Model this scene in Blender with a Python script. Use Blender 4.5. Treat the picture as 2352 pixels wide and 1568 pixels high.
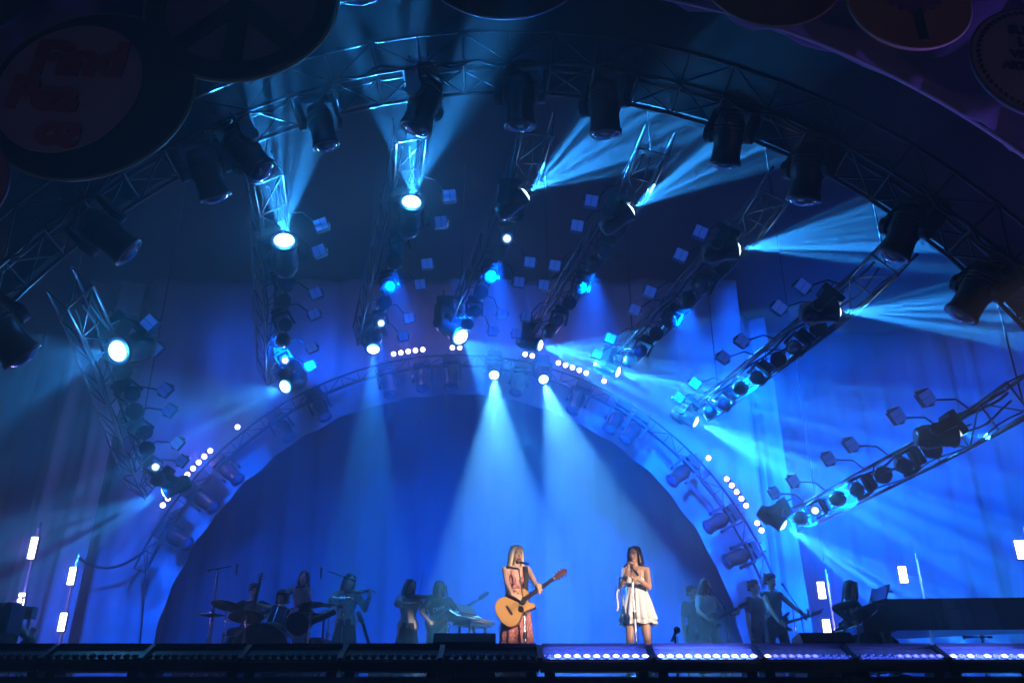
import bpy, bmesh, math, random
from mathutils import Vector, Matrix, Quaternion
random.seed(7)
SC = bpy.context.scene
COL = SC.collection
for _o in list(bpy.data.objects): bpy.data.objects.remove(_o)
R = math.radians; PI = math.pi; TAU = 2 * math.pi

# ------------------------------------------------------------------ camera
CAM_Z = 1.6; PITCH = R(23.7); FPX = 1934.0
cam_data = bpy.data.cameras.new('camera'); cam = bpy.data.objects.new('camera', cam_data); COL.objects.link(cam)
cam.location = (0, 0, CAM_Z); cam.rotation_euler = (R(90) + PITCH, 0, 0)
cam_data.sensor_width = 36.0; cam_data.lens = 36.0 * FPX / 2352.0
cam_data.clip_start = 0.05; cam_data.clip_end = 500
SC.camera = cam
# ------------------------------------------------------------------ night sky
W = bpy.data.worlds.new('World'); SC.world = W; W.use_nodes = True
_nt = W.node_tree; _sky = _nt.nodes.new('ShaderNodeTexSky'); _sky.sky_type = 'NISHITA'
_sky.sun_disc = False; _sky.sun_elevation = R(-12); _sky.sun_rotation = R(200)
_nt.links.new(_sky.outputs['Color'], _nt.nodes['Background'].inputs['Color'])
_nt.nodes['Background'].inputs['Strength'].default_value = 0.0015
# ------------------------------------------------------------------ exposure and renderer
SC.view_settings.view_transform = 'Standard'; SC.view_settings.look = 'None'
SC.view_settings.exposure = 0.0; SC.view_settings.gamma = 1.0; SC.view_settings.use_curve_mapping = False
SC.render.engine = 'CYCLES'
cy = SC.cycles
cy.use_denoising = True
try: cy.denoiser = 'OPENIMAGEDENOISE'
except Exception: pass
cy.max_bounces = 4; cy.diffuse_bounces = 2; cy.glossy_bounces = 2; cy.transmission_bounces = 3; cy.volume_bounces = 0
cy.transparent_max_bounces = 8
cy.sample_clamp_indirect = 3.0; cy.sample_clamp_direct = 0.0
cy.caustics_reflective = False; cy.caustics_refractive = False

# levels of the lamps, all in one place (watts and colours)
HAZE_DENSITY = 0.021; HAZE_G = 0.3
LV = dict(near=28000, far=28000, key=27000, wash=11000, halo=85, foh=54000)
CYAN = (0.026, 0.32, 1.0); BLUE = (0.0, 0.095, 1.0); LAV = (0.26, 0.19, 1.0)

# ------------------------------------------------------------------ helpers
_c, _s = math.cos(PITCH), math.sin(PITCH)
def P(px, py, Y):
    """point of the stage that sits at depth Y (m from the camera) in the direction measured in the photograph"""
    u = (px - 1176) / FPX; v = (784 - py) / FPX
    t = Y / (_c - v * _s)
    return Vector((u * t, Y, CAM_Z + t * (_s + v * _c)))

class MB:
    def __init__(s): s.v = []; s.f = []; s.sm = []
    def add(s, vs, fs, smooth=False):
        o = len(s.v); s.v += [tuple(x) for x in vs]; s.f += [tuple(i + o for i in q) for q in fs]; s.sm += [smooth] * len(fs); return s
    def box(s, c=(0,0,0), d=(1,1,1), M=None, taper=1.0):
        x, y, z = d[0]/2, d[1]/2, d[2]/2
        vs = [Vector((sx*x*(taper if sz > 0 else 1), sy*y*(taper if sz > 0 else 1), sz*z)) for sz in (-1,1) for sx, sy in ((-1,-1),(1,-1),(1,1),(-1,1))]
        c = Vector(c)
        vs = [(M @ v if M is not None else v) + c for v in vs]
        return s.add(vs, [(3,2,1,0),(4,5,6,7),(0,1,5,4),(1,2,6,5),(2,3,7,6),(3,0,4,7)])
    def cyl(s, p0, p1, r0, r1=None, n=10, caps=True, smooth=True):
        p0, p1 = Vector(p0), Vector(p1); r1 = r0 if r1 is None else r1
        d = p1 - p0
        if d.length < 1e-6: return s
        q = d.to_track_quat('Z', 'Y')
        vs = []
        for p, r in ((p0, r0), (p1, r1)):
            for i in range(n):
                a = TAU * i / n; vs.append(p + q @ Vector((r*math.cos(a), r*math.sin(a), 0)))
        s.add(vs, [(i, (i+1) % n, n + (i+1) % n, n + i) for i in range(n)], smooth)
        if caps:
            s.add(vs[:n], [tuple(reversed(range(n)))]); s.add(vs[n:], [tuple(range(n))])
        return s
    def tube(s, pts, r, n=6, closed=False, caps=True):
        pts = [Vector(p) for p in pts]; m = len(pts); rs = r if isinstance(r, (list, tuple)) else [r]*m
        vs = []; prev = None
        for i in range(m):
            a = pts[(i-1) % m] if (closed or i > 0) else pts[0]; b = pts[(i+1) % m] if (closed or i < m-1) else pts[-1]
            d = (b - a)
            d = d.normalized() if d.length > 1e-9 else Vector((0,0,1))
            if prev is None:
                up = Vector((0,0,1)) if abs(d.z) < .9 else Vector((1,0,0)); x = d.cross(up).normalized()
            else:
                x = prev - d * prev.dot(d); x = x.normalized() if x.length > 1e-6 else d.orthogonal().normalized()
            prev = x; y = d.cross(x)
            for k in range(n):
                t = TAU * k / n; vs.append(pts[i] + (x*math.cos(t) + y*math.sin(t)) * rs[i])
        fs = []
        for i in range(m if closed else m-1):
            j = (i+1) % m
            for k in range(n): fs.append((i*n+k, i*n+(k+1) % n, j*n+(k+1) % n, j*n+k))
        s.add(vs, fs, True)
        if caps and not closed: s.add(vs[:n], [tuple(reversed(range(n)))]); s.add(vs[-n:], [tuple(range(n))])
        return s
    def ell(s, c, r, M=None, nu=14, nv=9):
        c = Vector(c); r = r if isinstance(r, (list, tuple)) else (r, r, r)
        vs = []; fs = []
        for j in range(1, nv):
            t = PI * j / nv
            for i in range(nu):
                a = TAU * i / nu; vs.append(Vector((r[0]*math.sin(t)*math.cos(a), r[1]*math.sin(t)*math.sin(a), r[2]*math.cos(t))))
        vs += [Vector((0,0,r[2])), Vector((0,0,-r[2]))]
        top, bot = len(vs)-2, len(vs)-1
        for j in range(nv-2):
            for i in range(nu): fs.append((j*nu+i, (j+1)*nu+i, (j+1)*nu+(i+1) % nu, j*nu+(i+1) % nu))
        for i in range(nu):
            fs.append((top, i, (i+1) % nu)); b = (nv-2)*nu; fs.append((bot, b+(i+1) % nu, b+i))
        vs = [(M @ v if M is not None else v) + c for v in vs]
        return s.add(vs, fs, True)
    def lathe(s, prof, n=20, M=None, smooth=True, caps=True):
        vs = []; m = len(prof)
        for r, z in prof:
            for i in range(n): a = TAU*i/n; vs.append(Vector((max(r, 1e-4)*math.cos(a), max(r, 1e-4)*math.sin(a), z)))
        if M is not None: vs = [M @ v for v in vs]
        fs = [(j*n+i, j*n+(i+1) % n, (j+1)*n+(i+1) % n, (j+1)*n+i) for j in range(m-1) for i in range(n)]
        s.add(vs, fs, smooth)
        if caps: s.add(vs[:n], [tuple(reversed(range(n)))]); s.add(vs[-n:], [tuple(range(n))])
        return s
    def prism(s, out, z0, z1, M=None, smooth=False):
        n = len(out); vs = [Vector((x, y, z)) for z in (z0, z1) for x, y in out]
        if M is not None: vs = [M @ v for v in vs]
        s.add(vs[:n], [tuple(reversed(range(n)))]); s.add(vs[n:], [tuple(range(n))])
        return s.add(vs, [(i, (i+1) % n, n+(i+1) % n, n+i) for i in range(n)], smooth)
    def loft(s, rings, closed=True, caps=True, smooth=True):
        n = len(rings[0]); vs = [Vector(p) for r in rings for p in r]
        fs = [(j*n+i, j*n+(i+1) % n, (j+1)*n+(i+1) % n, (j+1)*n+i) for j in range(len(rings)-1) for i in range(n if closed else n-1)]
        s.add(vs, fs, smooth)
        if caps and closed: s.add(vs[:n], [tuple(reversed(range(n)))]); s.add(vs[-n:], [tuple(range(n))])
        return s
    def mesh(s, name):
        me = bpy.data.meshes.new(name); me.from_pydata(s.v, [], s.f)
        me.polygons.foreach_set('use_smooth', s.sm); me.update(); return me
    def build(s, name, mat=None, parent=None, M=None):
        return put(name, s.mesh(name), mat, parent, M)

def put(name, me, mat=None, parent=None, M=None):
    o = bpy.data.objects.new(name, me); COL.objects.link(o)
    if mat is not None and me is not None and hasattr(me, 'materials') and len(me.materials) == 0: me.materials.append(mat)
    if parent is not None: o.parent = parent
    if M is not None: o.matrix_basis = M
    return o
def empty(name, M=None, loc=None):
    o = bpy.data.objects.new(name, None); COL.objects.link(o); o.empty_display_size = .1
    if M is not None: o.matrix_basis = M
    if loc is not None: o.location = loc
    return o
def tag(o, label=None, cat=None, group=None, kind=None):
    if label: o['label'] = label
    if cat: o['category'] = cat
    if group: o['group'] = group
    if kind: o['kind'] = kind
    return o
def frame(origin, z, x=None):
    """matrix with local +Z along z and local X near x"""
    z = Vector(z).normalized(); x = Vector(x) if x is not None else (Vector((1,0,0)) if abs(z.x) < .9 else Vector((0,1,0)))
    y = z.cross(x).normalized(); x = y.cross(z).normalized()
    M = Matrix((x, y, z)).transposed().to_4x4(); M.translation = Vector(origin); return M
ORD = ['first','second','third','fourth','fifth','sixth','seventh','eighth','ninth','tenth','eleventh','twelfth','thirteenth','fourteenth']

# ------------------------------------------------------------------ materials
MATS = {}
def mat(name, col, rough=.6, metal=0., emit=None, estr=0., noise=0., nscale=8., bump=0., bscale=40., sheen=0., coat=0., spec=None, stretch=None, sub=0., trans=0., alpha=1.):
    if name in MATS: return MATS[name]
    m = bpy.data.materials.new(name); m.use_nodes = True; nt = m.node_tree; b = nt.nodes['Principled BSDF']
    b.inputs['Base Color'].default_value = (*col, 1); b.inputs['Roughness'].default_value = rough; b.inputs['Metallic'].default_value = metal
    if spec is not None: b.inputs['Specular IOR Level'].default_value = spec
    if sheen: b.inputs['Sheen Weight'].default_value = sheen
    if coat: b.inputs['Coat Weight'].default_value = coat
    if trans: b.inputs['Transmission Weight'].default_value = trans
    if sub: b.inputs['Subsurface Weight'].default_value = sub; b.inputs['Subsurface Radius'].default_value = (.02, .008, .004)
    if emit: b.inputs['Emission Color'].default_value = (*emit, 1); b.inputs['Emission Strength'].default_value = estr
    if noise or bump:
        tc = nt.nodes.new('ShaderNodeTexCoord'); mp = nt.nodes.new('ShaderNodeMapping'); nt.links.new(tc.outputs['Object'], mp.inputs['Vector'])
        if stretch: mp.inputs['Scale'].default_value = stretch
    if noise:
        n = nt.nodes.new('ShaderNodeTexNoise'); n.inputs['Scale'].default_value = nscale; n.inputs['Detail'].default_value = 4
        nt.links.new(mp.outputs[0], n.inputs['Vector'])
        mx = nt.nodes.new('ShaderNodeMix'); mx.data_type = 'RGBA'
        mx.inputs[6].default_value = (*[c*(1-noise) for c in col], 1); mx.inputs[7].default_value = (*[min(1, c*(1+noise)) for c in col], 1)
        nt.links.new(n.outputs['Fac'], mx.inputs[0]); nt.links.new(mx.outputs[2], b.inputs['Base Color'])
        rr = nt.nodes.new('ShaderNodeMapRange'); rr.inputs[3].default_value = max(0, rough-.12); rr.inputs[4].default_value = min(1, rough+.12)
        nt.links.new(n.outputs['Fac'], rr.inputs[0]); nt.links.new(rr.outputs[0], b.inputs['Roughness'])
    if bump:
        n2 = nt.nodes.new('ShaderNodeTexNoise'); n2.inputs['Scale'].default_value = bscale; nt.links.new(mp.outputs[0], n2.inputs['Vector'])
        bp = nt.nodes.new('ShaderNodeBump'); bp.inputs['Strength'].default_value = bump; bp.inputs['Distance'].default_value = .01
        nt.links.new(n2.outputs['Fac'], bp.inputs['Height']); nt.links.new(bp.outputs[0], b.inputs['Normal'])
    MATS[name] = m; return m
def glow(name, col, strength, sampled=False, core=None):
    if name in MATS: return MATS[name]
    m = bpy.data.materials.new(name); m.use_nodes = True; nt = m.node_tree; nt.nodes.clear()
    e = nt.nodes.new('ShaderNodeEmission'); e.inputs['Color'].default_value = (*col, 1); e.inputs['Strength'].default_value = strength
    o = nt.nodes.new('ShaderNodeOutputMaterial'); nt.links.new(e.outputs[0], o.inputs['Surface'])
    if core:          # hot centre of a lens, falling off towards its rim
        tc = nt.nodes.new('ShaderNodeTexCoord'); sx = nt.nodes.new('ShaderNodeSeparateXYZ'); nt.links.new(tc.outputs['Object'], sx.inputs[0]); cb = nt.nodes.new('ShaderNodeCombineXYZ')
        nt.links.new(sx.outputs[0], cb.inputs[0]); nt.links.new(sx.outputs[1], cb.inputs[1]); ln = nt.nodes.new('ShaderNodeVectorMath'); ln.operation = 'LENGTH'; nt.links.new(cb.outputs[0], ln.inputs[0])
        mr = nt.nodes.new('ShaderNodeMapRange'); mr.interpolation_type = 'SMOOTHSTEP'; mr.inputs[1].default_value = core[0]; mr.inputs[2].default_value = core[1]; mr.inputs[3].default_value = strength; mr.inputs[4].default_value = core[2]
        nt.links.new(ln.outputs['Value'], mr.inputs[0]); nt.links.new(mr.outputs[0], e.inputs['Strength'])
        mx = nt.nodes.new('ShaderNodeMix'); mx.data_type = 'RGBA'; mx.inputs[6].default_value = (*col, 1); mx.inputs[7].default_value = (.12,.50,1,1)
        m2 = nt.nodes.new('ShaderNodeMapRange'); m2.inputs[1].default_value = core[0]; m2.inputs[2].default_value = core[1]; nt.links.new(ln.outputs['Value'], m2.inputs[0]); nt.links.new(m2.outputs[0], mx.inputs[0]); nt.links.new(mx.outputs[2], e.inputs['Color'])
    m.cycles.emission_sampling = 'FRONT_BACK' if sampled else 'NONE'
    MATS[name] = m; return m

# ------------------------------------------------------------------ lamps
def gobo(ld, kind, half, seed, roll=0.):
    """break-up pattern of uneven bars cut into the beam of a stage lamp (a function of the direction inside the lamp's own frame)"""
    ld.use_nodes = True; nt = ld.node_tree; N = nt.nodes; L = nt.links
    em = N['Emission']
    tc = N.new('ShaderNodeTexCoord'); sep = N.new('ShaderNodeSeparateXYZ'); L.new(tc.outputs['Normal'], sep.inputs[0])
    def mth(op, a, b=None):
        m = N.new('ShaderNodeMath'); m.operation = op
        for i, x in enumerate((a, b)):
            if x is None: continue
            if isinstance(x, (int, float)): m.inputs[i].default_value = x
            else: L.new(x, m.inputs[i])
        return m.outputs[0]
    az = mth('ABSOLUTE', sep.outputs[2]); az = mth('MAXIMUM', az, .02)
    u = mth('DIVIDE', mth('DIVIDE', sep.outputs[0], az), math.tan(half)); v = mth('DIVIDE', mth('DIVIDE', sep.outputs[1], az), math.tan(half))
    ct, st_ = math.cos(roll), math.sin(roll)
    q = mth('ADD', mth('MULTIPLY', u, ct), mth('MULTIPLY', v, st_)); w = mth('ADD', mth('MULTIPLY', u, -st_), mth('MULTIPLY', v, ct))
    cb = N.new('ShaderNodeCombineXYZ'); L.new(mth('MULTIPLY', q, 5.0 if kind == 'break' else 6.0), cb.inputs[0]); L.new(mth('MULTIPLY', w, .45), cb.inputs[1]); cb.inputs[2].default_value = seed * 3.7
    no = N.new('ShaderNodeTexNoise'); no.inputs['Scale'].default_value = 1.0; no.inputs['Detail'].default_value = 1.5; no.inputs['Roughness'].default_value = .6; L.new(cb.outputs[0], no.inputs['Vector'])
    rp = N.new('ShaderNodeMapRange'); rp.interpolation_type = 'SMOOTHSTEP'; rp.inputs[1].default_value = .42; rp.inputs[2].default_value = .66
    rp.inputs[3].default_value = .05; rp.inputs[4].default_value = 1.0; L.new(no.outputs['Fac'], rp.inputs[0]); out = rp.outputs[0]
    L.new(out, em.inputs['Strength'])
def spot(name, W_, col, half, blend=.25, radius=.04, parent=None, M=None, pattern=None, seed=0, roll=0.):
    ld = bpy.data.lights.new(name, 'SPOT'); ld.energy = W_; ld.color = col; ld.spot_size = 2*half; ld.spot_blend = blend; ld.shadow_soft_size = radius
    if pattern: gobo(ld, pattern, half, seed, roll)
    o = bpy.data.objects.new(name, ld); COL.objects.link(o)
    if parent is not None: o.parent = parent
    if M is not None: o.matrix_basis = M
    return o
def point(name, W_, col, radius=.03, parent=None, loc=None):
    ld = bpy.data.lights.new(name, 'POINT'); ld.energy = W_; ld.color = col; ld.shadow_soft_size = radius
    o = bpy.data.objects.new(name, ld); COL.objects.link(o)
    if parent is not None: o.parent = parent
    if loc is not None: o.location = loc
    return o
# ================================================================== materials of the place
M_DECK = mat('stage deck paint', (.022,.022,.026), .5, noise=.5, nscale=3, bump=.15, bscale=30)
M_BLACK = mat('black cloth', (.012,.012,.014), .9, noise=.4, nscale=5, bump=.3, bscale=60)
M_DRAPE = mat('pale drape cloth', (.30,.29,.35), .9, noise=.18, nscale=1.4, bump=.35, bscale=18, stretch=(1,1,.25), sheen=.2)
M_CYC = mat('backdrop cloth', (.10,.11,.16), .95, noise=.22, nscale=.6, bump=.2, bscale=8, stretch=(1,1,.3))
M_CANVAS = mat('front canvas', (.34,.28,.42), .9, noise=.15, nscale=2, bump=.3, bscale=25)
M_ALU = mat('truss aluminium', (.06,.063,.075), .32, metal=.9, noise=.25, nscale=12)
M_DARKALU = mat('black truss', (.02,.02,.024), .32, metal=.7, noise=.4, nscale=12)
M_PLASTIC = mat('black fixture plastic', (.015,.015,.017), .38, noise=.5, nscale=14)
M_GREYMETAL = mat('grey metal', (.11,.11,.12), .35, metal=.8, noise=.3, nscale=20)
FLOOR = 1.97; APRON = 1.87
# ================================================================== ground, stage, roof
def axis(Y):
    ks = [(6,-.02,.5),(8,-.05,.5),(10.5,-.16,.4),(15.5,-.9,.36),(19,-1.38,.65),(26,-2.2,.65)]
    for (a,x0,z0),(b,x1,z1) in zip(ks, ks[1:]):
        if Y <= b or b == 26:
            t = (Y-a)/(b-a); return x0+(x1-x0)*t, CAM_Z+z0+(z1-z0)*t
def CY(ang, rad, Y):
    x, z = axis(Y); a = R(ang); return Vector((x+rad*math.cos(a), Y, z+rad*math.sin(a)))
def RAD(ang): a = R(ang); return Vector((math.cos(a), 0, math.sin(a)))
def TAN(ang): a = R(ang); return Vector((-math.sin(a), 0, math.cos(a)))

g = MB(); n = 24
gm = mat('trampled field', (.05,.055,.035), .95, noise=.4, nscale=.8, bump=.5, bscale=6)
g.add([(-150+300*i/n, -60+220*j/n, .03*math.sin(i*2.1+j*1.3)) for j in range(n+1) for i in range(n+1)], [(j*(n+1)+i, j*(n+1)+i+1, (j+1)*(n+1)+i+1, (j+1)*(n+1)+i) for j in range(n) for i in range(n)], True)
tag(g.build('ground', gm), 'dark trampled ground in front of and around the stage', kind='structure')
tag(MB().box((0,18.2,FLOOR-.1),(36,15.6,.2)).build('stage_deck', M_DECK), 'black stage deck the band stands on', kind='structure')
tag(MB().box((0,9.1,APRON-.09),(36,2.58,.18)).build('stage_apron', M_DECK), 'lower black lip along the front of the stage', kind='structure')
fa = MB(); pts = []
for i in range(361):
    x = -18+36*i/360; pts.append((x, 7.72+.035*math.sin(x*16)+.02*math.sin(x*7.3)))
fa.loft([[(x, y, .02) for x, y in pts], [(x, y, APRON-.006) for x, y in pts]], closed=False)
o = fa.build('stage_skirt', M_BLACK); o.modifiers.new('thick', 'SOLIDIFY').thickness = .02
tag(o, 'black pleated skirt hanging below the stage lip', 'stage skirt')
tag(MB().box((-.6,16.5,13.0),(38,21,.25)).build('roof', M_BLACK), 'black stage roof', kind='structure')

# ------------------------------------------------------------------ backdrop far behind the arch
def cloth_grid(x0, x1, z0, z1, nx, nz, fy):
    m = MB(); m.add([(x0+(x1-x0)*i/nx, fy(x0+(x1-x0)*i/nx, z0+(z1-z0)*j/nz), z0+(z1-z0)*j/nz) for j in range(nz+1) for i in range(nx+1)],
        [(j*(nx+1)+i, j*(nx+1)+i+1, (j+1)*(nx+1)+i+1, (j+1)*(nx+1)+i) for j in range(nz) for i in range(nx)], True); return m
o = cloth_grid(-17, 17, FLOOR+.003, 12.6, 300, 10, lambda x, z: 24.4+.13*math.sin(x*2.3+.4*math.sin(z))+.09*math.sin(x*6.3+z*.2)+.03*math.sin(x*14.7)).build('backdrop', M_CYC)
o.modifiers.new('thick', 'SOLIDIFY').thickness = .02
tag(o, 'deep blue backdrop cloth hanging behind the arch', 'backdrop')

# ------------------------------------------------------------------ pale drape with the round arch opening
ax_, az_ = axis(19.2); XL, XR, ZT = -9.3, 5.75, 11.75
def outer(a):
    c, s = math.cos(a), math.sin(a); ts = []
    if c > 1e-6: ts.append((XR-ax_)/c)
    if c < -1e-6: ts.append((XL-ax_)/c)
    if s > 1e-6: ts.append((ZT-az_)/s)
    return min(ts)
dr = MB(); NA, NR = 300, 26; a0 = math.asin((FLOOR+.003-az_)/6.45); rows = []
for i in range(NA+1):
    a = a0+(PI-2*a0)*i/NA; t = i/NA
    ri = 6.43+.02*abs(math.sin(t*PI*15))+.012*math.sin(t*31)+.008*math.sin(t*83)
    ro = outer(a); row = []
    for j in range(NR+1):
        q = (j/NR)**1.5; r = ri+(ro-ri)*q; x = ax_+r*math.cos(a); z = az_+r*math.sin(a)
        fold = .07*math.sin(x*5.1+.6*math.sin(z*.5))+.035*math.sin(x*11.7+z*.3)
        rim = math.exp(-((r-ri)/.16)**2)
        y = 19.2+fold*(1-math.exp(-(r-ri)*2))+.05*math.sin(a*46)*math.exp(-(r-ri)*1.3)+.16*rim
        row.append((x, y, max(z, FLOOR+.004)))
    rows.append(row)
dr.loft(rows, closed=False)
o = dr.build('arch_drape', M_DRAPE); o.modifiers.new('thick', 'SOLIDIFY').thickness = .025
tag(o, 'pale lavender drape wall cut with a wide round arch', 'drape')
def leg_drape(x0, x1, y0, z1, label, m=M_DRAPE, lean=0.):
    o = cloth_grid(x0, x1, FLOOR+.004, z1, 60, 12, lambda x, z: y0+.09*math.sin(x*8+.5*math.sin(z*.7))+.03*math.sin(x*19)).build('side_drape', m)
    for v in o.data.vertices: v.co.x += lean*(v.co.z-FLOOR)
    o.modifiers.new('thick', 'SOLIDIFY').thickness = .02
    return tag(o, label, 'drape', 'drapes hung at the sides of the stage')
leg_drape(-10.6, -9.2, 18.3, 11.2, 'narrow pale drape hanging at the far left of the arch', lean=.02)
leg_drape(6.0, 6.75, 19.9, 11.0, 'narrow pale drape hanging at the right of the arch', lean=-.02)
leg_drape(-15.5, -11.6, 15.5, 11.2, 'dark drape closing the far left side of the stage', M_BLACK)

# ------------------------------------------------------------------ canvas round the front opening
cv = MB(); rows = []
for i in range(121):
    a = -.02+(PI+.04)*i/120; c, s = math.cos(a), math.sin(a)
    x0, z0 = axis(7.25); ro = min([(17 if c > 0 else -17)/c if abs(c) > 1e-6 else 99, (14.2-z0)/s if s > 1e-6 else 99])
    row = []
    for j in range(9):
        r = 7.22+.03*math.sin(i*1.9)+(ro-7.22)*(j/8)**1.6
        row.append((x0+r*c, 7.3+.05*math.sin(r*4+a*9)+.03*math.sin(a*60), max(z0+r*s, .5)))
    rows.append(row)
cv.loft(rows, closed=False)
o = cv.build('front_canvas', M_CANVAS); o.modifiers.new('thick', 'SOLIDIFY').thickness = .02
rp = MB().tube([CY(180*i/90, 7.21, 7.27) for i in range(91)], .022, 6).build('edge_rope', mat('edge rope', (.5,.5,.55), .6), o)
tag(o, 'mauve canvas around the big front arch with a corded edge', 'canvas')

# ------------------------------------------------------------------ added black cloth behind the front arch, keeps lit haze out of view
mk = MB(); rows = []
for i in range(241):
    a = -.02+(PI+.04)*i/240; c, s = math.cos(a), math.sin(a); x0, z0 = axis(9.25)
    ro = min([(17 if c > 0 else -17)/c if abs(c) > 1e-6 else 99, (12.8-z0)/s if s > 1e-6 else 99])
    rows.append([(x0+r*c, 9.25+.04*min(1,(r-7.4)*.6)*math.sin(a*37+r*1.5), max(z0+r*s, FLOOR+.004)) for r in [7.42+(ro-7.42)*(j/6)**1.4 for j in range(7)]])
mk.loft(rows, closed=False); o = mk.build('added_haze_mask', M_BLACK); o.modifiers.new('thick', 'SOLIDIFY').thickness = .02
tag(o, 'added black cloth hiding lit haze around the opening behind the front arch truss', 'drape')

# ------------------------------------------------------------------ trusses
def truss(name, chords, faces, r, rb, m, label, cat='truss', group=None, step=1):
    """chords: lists of points of equal length; faces: pairs of chords laced together"""
    t = empty(name, loc=chords[0][0]); off = -Vector(chords[0][0])
    T = Matrix.Translation(off)
    for c in chords: MB().tube([p for p in c], r, 7).build('chord', m, t, T)
    for a, b in faces:
        A, B = chords[a], chords[b]
        for k in range(0, len(A)-step, step):
            MB().cyl(A[k], B[k], rb, n=6).build('strut', m, t, T)
            i, j = (k, k+step) if (k//step) % 2 == 0 else (k+step, k)
            MB().cyl(A[i], B[j], rb, n=6).build('brace', m, t, T)
        MB().cyl(A[-1], B[-1], rb, n=6).build('strut', m, t, T)
    return tag(t, label, cat, group)
NF = 40
truss('proscenium_truss', [[CY(180*i/NF, rr, Y) for i in range(NF+1)] for rr, Y in ((6.78,8.05),(7.22,8.0),(6.78,8.6),(7.22,8.65))], [(0,1),(0,2),(2,3)], .026, .014, M_DARKALU,
      'huge dark arched truss spanning the front of the stage')
NB = 44
truss('arch_truss', [[CY(17+145*i/NB, rr, Y) for i in range(NB+1)] for rr, Y in ((6.78,18.2),(7.06,18.2),(6.9,18.5))], [(0,1),(0,2)], .024, .012, M_DARKALU,
      'dark curved truss following the edge of the round drape arch')
RIB = [(142,149),(118.2,123.1),(101.5,106.6),(86.8,90.9),(73.2,76.7),(58.9,62.3),(44.8,46.6),(25.8,24.9)]
RIBN = ['leftmost', 'second from left', 'third from left', 'fourth from left', 'fourth from right', 'third from right', 'second from right', 'rightmost']
def rib_ang(i, Y): a, b = RIB[i]; return a+(b-a)*(Y-10.5)/5.2
for i in range(8):
    ch = []
    for dt, dr_ in ((-.21,6.95),(.21,6.95),(-.21,7.37),(.21,7.37)):
        ch.append([CY(rib_ang(i,Y), dr_, Y)+TAN(rib_ang(i,Y))*dt for Y in [9.6+.65*k for k in range(11)]])
    RT = truss('rib_truss', ch, [(0,1),(0,2),(1,3)], .024, .012, M_ALU, f'{RIBN[i]} lighting truss of the eight ribs running back into the stage'.replace('leftmost lighting','leftmost lighting'), group='ribs of the lighting rig')
    # power cables tied along the rib and the chains it hangs from
    T_ = Matrix.Translation(-Vector(ch[0][0])); rc = random.Random(i)
    for q in range(3):
        pts = []
        for k in range(31):
            Y = 9.75+6.4*k/30; a = rib_ang(i, Y); pts.append(CY(a, 6.99+.03*q-.07*abs(math.sin(k*.52+q)), Y)+TAN(a)*(-.16+.15*q+.03*math.sin(k*.9+q*2)))
        MB().tube(pts, .011+.004*q, 5).build('power_cable', M_BLACK, RT, T_)
    for Y in (10.1, 15.8):
        p_ = CY(rib_ang(i, Y), 7.37, Y); MB().cyl(p_, (p_.x, Y, 12.86), .012, n=5).build('hoist_chain', M_BLACK, RT, T_)
for k, (a0_, a1_) in enumerate(((28,52),(52,80),(80,104),(104,128),(128,150))):
    pts = [CY(a0_+(a1_-a0_)*j/24, 6.80-.16*math.sin(PI*j/24)*(1 if k % 2 else .6)-.05*math.sin(j*1.3), 8.0) for j in range(25)]
    tag(MB().tube(pts, .018, 6).build('cable', M_BLACK), f'{ORD[k]} cable swag from the right under the front arch truss', 'cable', 'cable swags on the front arch')
# ================================================================== lighting fixtures
M_LENS_OFF = mat('unlit glass lens', (.03,.05,.10), .08, coat=1., spec=.8)
M_LENS_DIM = mat('dim blue lens', (.05,.10,.30), .25, coat=.6)
G_WHITE = glow('lit beam lens', (.85,.97,1.0), 16, core=(.06,.124,.35))
G_KEY = glow('lit key lens', (.85,.97,1.0), 16, core=(.05,.13,.8))
G_LAV = glow('lit lavender bulb', (.80,.72,1.0), 9)
G_SMALL = glow('small lit lens', (.85,.9,1.0), 9, core=(.02,.12,.15))
# --- shared meshes (hanging frame: truss above, +Z up; the head's beam leaves along its own -Z)
def _base():
    m = MB(); m.box((0,0,-.06),(.34,.26,.11)); m.box((0,0,.0),(.30,.10,.03))
    m.cyl((0,0,-.11),(0,0,-.15),.10,.09,14); m.box((.12,0,-.06),(.11,.265,.07)); return m.mesh('fixture_base')
def _clamp():
    m = MB(); m.tube([(-.09,0,.02),(-.09,.04,.09),(-.09,0,.15),(-.09,-.04,.10)], .014, 6); m.tube([(.09,0,.02),(.09,.04,.09),(.09,0,.15),(.09,-.04,.10)], .014, 6); m.box((0,0,.02),(.2,.03,.02)); return m.mesh('clamp')
def _yoke():
    m = MB(); m.box((0,0,-.165),(.44,.15,.05))
    for s in (-1,1):
        m.box((s*.205,0,-.32),(.055,.14,.31)); m.cyl((s*.175,0,-.42),(s*.235,0,-.42),.085,n=14)
    return m.mesh('yoke')
def _head():
    m = MB(); m.lathe([(.055,.20),(.115,.19),(.14,.12),(.15,0),(.15,-.06),(.135,-.10),(.14,-.24),(.155,-.27),(.155,-.30),(.13,-.302)], 22)
    for z in (.10,.06,.02): m.lathe([(.152,z),(.158,z),(.158,z-.012),(.152,z-.012)], 22, caps=False)
    return m.mesh('head')
def _lens(): return MB().lathe([(.002,-.345),(.06,-.338),(.10,-.32),(.124,-.298)], 20).mesh('lens')
ME = dict(base=_base(), clamp=_clamp(), yoke=_yoke(), head=_head(), lens=_lens())
for k, mm in (('base',M_PLASTIC),('clamp',M_GREYMETAL),('yoke',M_PLASTIC),('head',M_PLASTIC)): ME[k].materials.append(mm)
LENS = {}
def lens_mesh(m):
    if m.name not in LENS: c = ME['lens'].copy(); c.materials.append(m); LENS[m.name] = c
    return LENS[m.name]
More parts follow.
